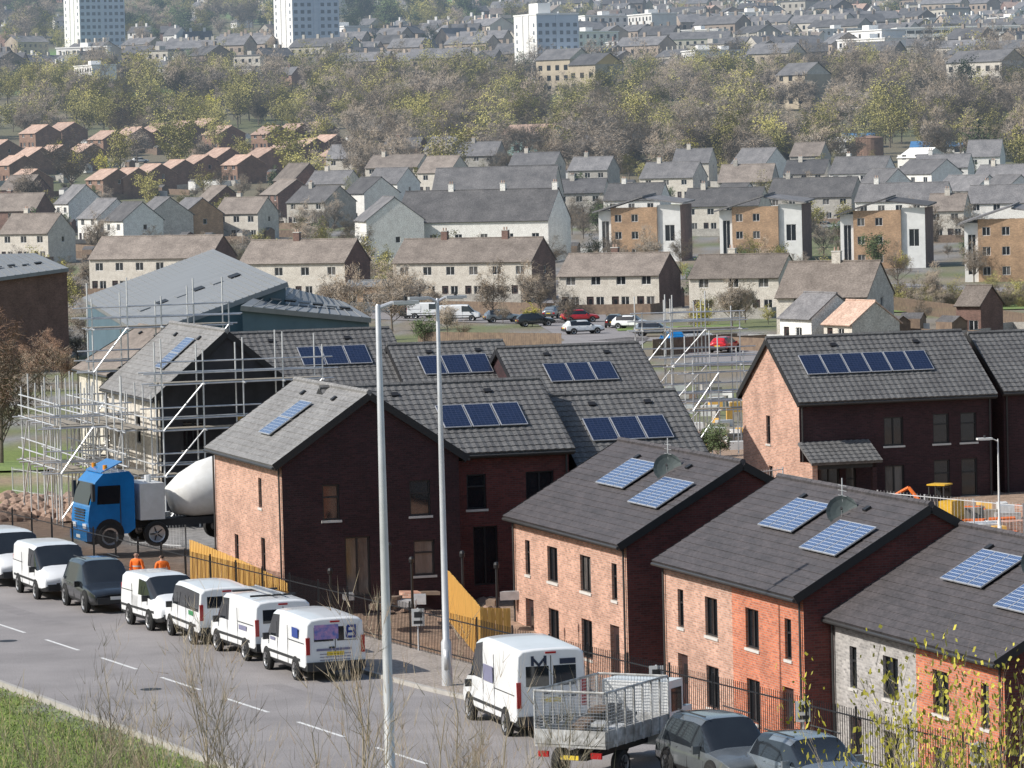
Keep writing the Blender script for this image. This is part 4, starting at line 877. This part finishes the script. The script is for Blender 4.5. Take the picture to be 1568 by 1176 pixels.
g=ground(1332,250); E=empty('storage_silo',TR(g.x,g.y,g.z,0)); m=MB([]); m.lathe((0,0,-1),(0,0,1),[(0,3.4),(7,3.4),(7.1,3.5),(7.3,3.3),(7.8,0)],24,BR_EST); m.obj('tank',E); OCC.append((g.x,g.y-10,12))
mh('white_depot',1375,268,1410,-50,8,4,2,WHITE,WHITE,TWW,4)
simple('white_low_hall',345,128,10,12,4.5,-30,TWW,R_SLATE,0,1,TWW); OCC.append((ground(345,128).x,ground(345,128).y-18,14))
# hillside town: instanced houses
WV=[M('town_render_cream',(.52,.49,.42),(.42,.38,.33),.3,.9,rnd=.3),M('town_render_white',(.82,.81,.78),(.68,.66,.63),.3,.9,rnd=.15),M('town_stone',(.36,.3,.24),(.27,.21,.17),.3,.9,rnd=.3),M('town_brick',(.3,.19,.15),(.22,.14,.115),.3,.9,rnd=.25)]
def proto(W,D,H,rise,st,wm,rm,ch):
    m=MB([]); m.box(0,W,0,D,-4,H,wm)
    if rise:
        for s in (0,1):
            a=[(-.3,-.4,H-.15),(W+.3,-.4,H-.15),(W+.3,D/2,H+rise),(-.3,D/2,H+rise)]
            if s: a=[(x,D-y,z) for x,y,z in a]
            m.face(a,rm)
        for xx in (0,W): m.face([(xx,0,H),(xx,D,H),(xx,D/2,H+rise-.1)],wm)
    else: m.box(-.3,W+.3,-.3,D+.3,H,H+.4,rm); m.box(W*.4,W*.55,D*.3,D*.7,H+.4,H+2,wm)
    n=int(W/2.8)
    for i in range(n):
        for k in range(st): x0=(i+.5)*W/n-.5; m.box(x0,x0+1.05,-.06,-.02,.8+2.8*k,2.2+2.8*k,GLASS)
    for k in range(st): m.box(-.06,-.02,D*.4,D*.4+1,.8+2.8*k,2.2+2.8*k,GLASS)
    for k in range(ch): x0=W*(k+.5)/ch; m.box(x0-.5,x0+.5,D/2-.4,D/2+.4,H+rise-.8,H+rise+1.3,wm)
    return m.mesh('town_house')
PH=[proto(9,8,5,2.8,2,WV[0],R_SLATE,1),proto(11,8,5.2,3,2,WV[1],R_SLATE,2),proto(14,8,5.2,2.8,2,WV[0],R_BROWN,2),proto(8,8,4.8,3,2,WV[3],R_SLATE,1),proto(18,10,9,3,3,WV[2],R_SLATE,3),proto(24,10,8.8,3,3,WV[0],R_SLATE,4),proto(10,8,3,2.6,1,WV[1],R_SLATE,1),proto(13,11,9,3.5,3,WV[2],R_SLATE,2),proto(8,9,6,3.6,2,WV[1],R_SLATE,1),proto(22,10,11.5,0,4,WV[1],TWW,0),proto(12,12,9,0,3,WV[0],R_SLATE,0),proto(10,8,5,3,2,WV[3],R_ORANGE,1)]
town=empty('hillside_town')
def th(x,y,yaw,i):
    o=link('town_house',PH[i],town); o.matrix_local=TR(x,y,terrain(x,y)-.2,yaw)@Matrix.Scale(U(.85,1.15),4)
y=1480
while y<2900:
    x=-.15*y
    while x<.15*y:
        u_=784+x/y*F; den=.9 if u_>900 else (.65 if u_>560 or y<1850 else .15)
        if u_<700 and y>2000: den=.06
        if y<1600 and u_<780: den*=.35
        if noise.noise(V((x*.008,y*.008,20)))>.3: den*=.2
        step=U(10,20)
        if R()<den and free(x,y,9):
            i=random.choice([0,0,1,1,2,3,6,4,2,8,8,11,10]) if y>1800 else random.choice([4,5,4,2,1,7,5,7,8,9,10,3])
            ang=60*noise.noise(V((x*.006,y*.006,90)))
            th(x,y+U(-12,12),math.radians(ang+random.choice([U(-35,-8),U(-75,-50),U(20,50),U(-35,-8)])),i)
            if i in(4,5,9): step+=10
        x+=step
    y+=U(20,28)
# ------------------------------------------------------------------ vegetation
wood=empty('woodland_belt')
for k in range(1650):
    y=U(1000,1600); x=U(-.145,.145)*y; u_=784+x/y*F
    if not free(x,y,4): continue
    if u_<540 and y<1230 and R()<.8: continue
    if u_>760 and y>1480 and R()<.6: continue
    if noise.noise(V((x*.02,y*.012,40)))>.3 and R()<.7: continue
    g_=noise.noise(V((x*.01,y*.006,70)))
    kd=random.choices(['bare','olive','yellow','green'],[5,max(.5,3+10*g_),.3,.15] if u_>500 else [3,max(.8,5+10*g_),1.6,.1])[0]
    plant(kd,x,y,U(.75,1.3) if kd!='yellow' else U(.6,1),'woodland_tree',wood)
hill=empty('hillside_trees')
for k in range(1500):
    y=U(1600,2900); x=U(-.145,.145)*y; u_=784+x/y*F
    if u_>850 and R()<.4: continue
    if not free(x,y,6): continue
    if noise.noise(V((x*.012,y*.012,9)))>.36: continue
    kd=random.choices(['bare','olive','yellow','green'],[4,2.5,.15,3.5])[0]
    plant(kd,x,y,U(.6,1.1)*(1 if (y<2000 or u_>850) else 1.5),'hillside_tree',hill)
mid=empty('garden_trees')
for k in range(700):
    y=U(420,1050); x=U(-.145,.145)*y
    if not free(x,y,2.0): continue
    if y<600 and R()<.7: continue
    plant(random.choices(['bare','olive','yellow','green'],[5,1.6,.25,1.1])[0],x,y,U(.2,.62),'garden_tree',mid)
for (u,v,k,s) in ((650,290,'yellow',.85),(630,480,'bare',.5),(828,485,'bare',.6),(660,486,'bare',.45),(815,500,'yellow',.3),(40,330,'bare',1.3),(110,300,'bare',1.2),(330,335,'bare',1),(230,325,'olive',.8),(470,300,'olive',.9),(1300,268,'bare',1.1),(1560,268,'olive',1.5),(1510,270,'green',1.2),(1180,258,'olive',1.2),(940,285,'bare',1),(840,258,'bare',1.1),(710,222,'bare',1.5),(690,224,'bare',1.3),(1020,275,'bare',1.1),(1100,705,'green',.2),(1085,700,'green',.18),(20,565,'bare',.5),(85,560,'bare',.45),(120,556,'bare',.4),(-10,560,'bare',.5)):
    g=ground(u,v); plant(k,g.x,g.y,s,k+'_tree')
hg=empty('hedge')
for k in range(90):
    g=ground(1335+k*2.7,462+R()*12); plant('bare' if R()<.6 else 'olive',g.x,g.y,U(.18,.3),'hedge_shrub',hg,-.7)
tm=tree_mesh('bare_tree',77,9,.9,'bare',6500,.5,BARK,12,lm=(leafm('twigs_rust',(.3,.19,.13),(.22,.14,.1)),LF['bare'][0]),tw=.05,flo=.2)
g=ground(2,712); o=link('bare_tree',tm); o.matrix_local=Matrix.Translation(g)@Matrix.Scale(.86,4)
for (u,v,s,r_) in ((60,600,.5,1.3),(20,590,.5,3),(95,595,.42,5)):
    g=ground(u,v); o=link('bare_tree',tm); o.matrix_local=Matrix.Translation(g)@Matrix.Rotation(r_,4,'Z')@Matrix.Scale(s,4)
TWG=(M('twig_pale',(.42,.35,.26),(.3,.25,.18)),M('twig_brown',(.28,.21,.15)))
sp=[tree_mesh('sapling',s,4.6,.42,'bare',330,.5,BARKP,8,.011,off=0,lm=TWG,tw=.014,flo=.2) for s in (3,14,25,36)]
for i,(u,v,d) in enumerate(((170,1030,92),(315,985,90),(135,1090,84),(545,995,88),(700,1035,86),(250,1105,80),(660,1090,80),(45,1110,84),(480,1110,78),(880,1125,78),(760,1120,76),(1400,1135,70),(200,1120,86),(350,1095,82),(590,1120,84),(90,1130,88),(730,1085,90))):
    r_=ray(u,v); ztop=CZ+r_.z*d; x=r_.x*d; gz=terrain(x,d); s=(ztop-gz)/4.4
    if s<.15: continue
    o=link('sapling_tree',sp[i%4]); o.matrix_local=Matrix.Translation((x,d,gz))@Matrix.Rotation(i*1.7,4,'Z')@Matrix.Diagonal((min(s,1.0)*.8,min(s,1.0)*.8,s,1))
lt=[tree_mesh('leafy_shrub',s,5.5,.7,'yellow',1500,.065,BARKP,10,.008) for s in (5,9)]
for i,(u,v,d) in enumerate(((1480,1105,64),(1340,1130,62),(1400,1115,66),(1555,1118,60),(1440,1135,61),(1300,1150,63),(1510,1140,62))):
    r_=ray(u,v); ztop=CZ+r_.z*d; x=r_.x*d; gz=terrain(x,d); s=(ztop-gz)/5.4
    o=link('leafy_shrub',lt[i%2]); o.matrix_local=Matrix.Translation((x,d,gz))@Matrix.Rotation(i*2.1,4,'Z')@Matrix.Diagonal((.6,.6,s,1))
gt=MB([]); GB=M('grass_blades',(.23,.31,.07),(.17,.235,.06),.6,.9); GD=M('dead_grass',(.4,.33,.18),(.3,.24,.14),.6,.9)
for k in range(26000):
    d=U(100,134); x=U(-.135,-.04)*d; n=.918*x+.395*d
    if n>36.3: continue
    z=terrain(x,d)+.03; h=U(.04,.12)*(1+.8*noise.noise(V((x,d,0)))); t=U(0,6.28); w=V((math.cos(t),math.sin(t),0))*.02; l=V((U(-.08,.08),U(-.08,.08),h)); c=V((x,d,z))
    gt.face((c-w,c+w,c+l),GB if R()<.87 else GD)
gt.obj('grass')
ds=MB([])
for k in range(700):
    d=U(98,128); x=U(-.135,-.05)*d; n=.918*x+.395*d
    if n>35.8 or noise.noise(V((x*.4,d*.4,2)))<.05: continue
    c=V((x,d,terrain(x,d))); h=U(.4,1.1); ds.tube(c,c+V((U(-.2,.2),U(-.2,.2),h)),.009,.004,3,GD,cap=False)
ds.obj('dry_weed_stems')
# ------------------------------------------------------------------ haze: thin uniform volume over the valley, bluish emission standing in for scattered light
hz=MB([]); hm=bpy.data.materials.new('haze_glow'); hm.use_nodes=True; nt=hm.node_tree; nt.nodes.clear(); o_=nt.nodes.new('ShaderNodeOutputMaterial'); va=nt.nodes.new('ShaderNodeVolumeAbsorption'); va.inputs['Color'].default_value=(0,0,0,1); va.inputs['Density'].default_value=.00015
ve=nt.nodes.new('ShaderNodeEmission'); ve.inputs['Color'].default_value=(.60,.78,1,1); ve.inputs['Strength'].default_value=.000095; ad=nt.nodes.new('ShaderNodeAddShader')
nt.links.new(va.outputs[0],ad.inputs[0]); nt.links.new(ve.outputs[0],ad.inputs[1]); nt.links.new(ad.outputs[0],o_.inputs['Volume']); hz.box(-1500,1500,420,3600,-60,330,hm); hz.obj('valley_haze_glow')
# ------------------------------------------------------------------ light
sv=V((-.93,-.30,.78)).normalized(); el=math.asin(sv.z)
sl=bpy.data.lights.new('sun','SUN'); sl.energy=5; sl.angle=math.radians(.5); sl.color=(1,.955,.89); so=bpy.data.objects.new('sun',sl); scene.collection.objects.link(so)
so.rotation_euler=sv.to_track_quat('Z','Y').to_euler(); so.location=(0,0,80)
w=bpy.data.worlds.new("World"); scene.world=w; w.use_nodes=True; nt=w.node_tree; bg=nt.nodes['Background']; sk=nt.nodes.new('ShaderNodeTexSky'); sk.sky_type='NISHITA'; sk.sun_disc=False; sk.sun_elevation=el; sk.sun_rotation=math.atan2(sv.x,sv.y); sk.air_density=1.2; sk.dust_density=1.5
nt.links.new(sk.outputs[0],bg.inputs[0]); bg.inputs[1].default_value=.13
scene.view_settings.view_transform='Standard'; scene.view_settings.look='None'; scene.view_settings.exposure=0
print('objects',len(bpy.data.objects))
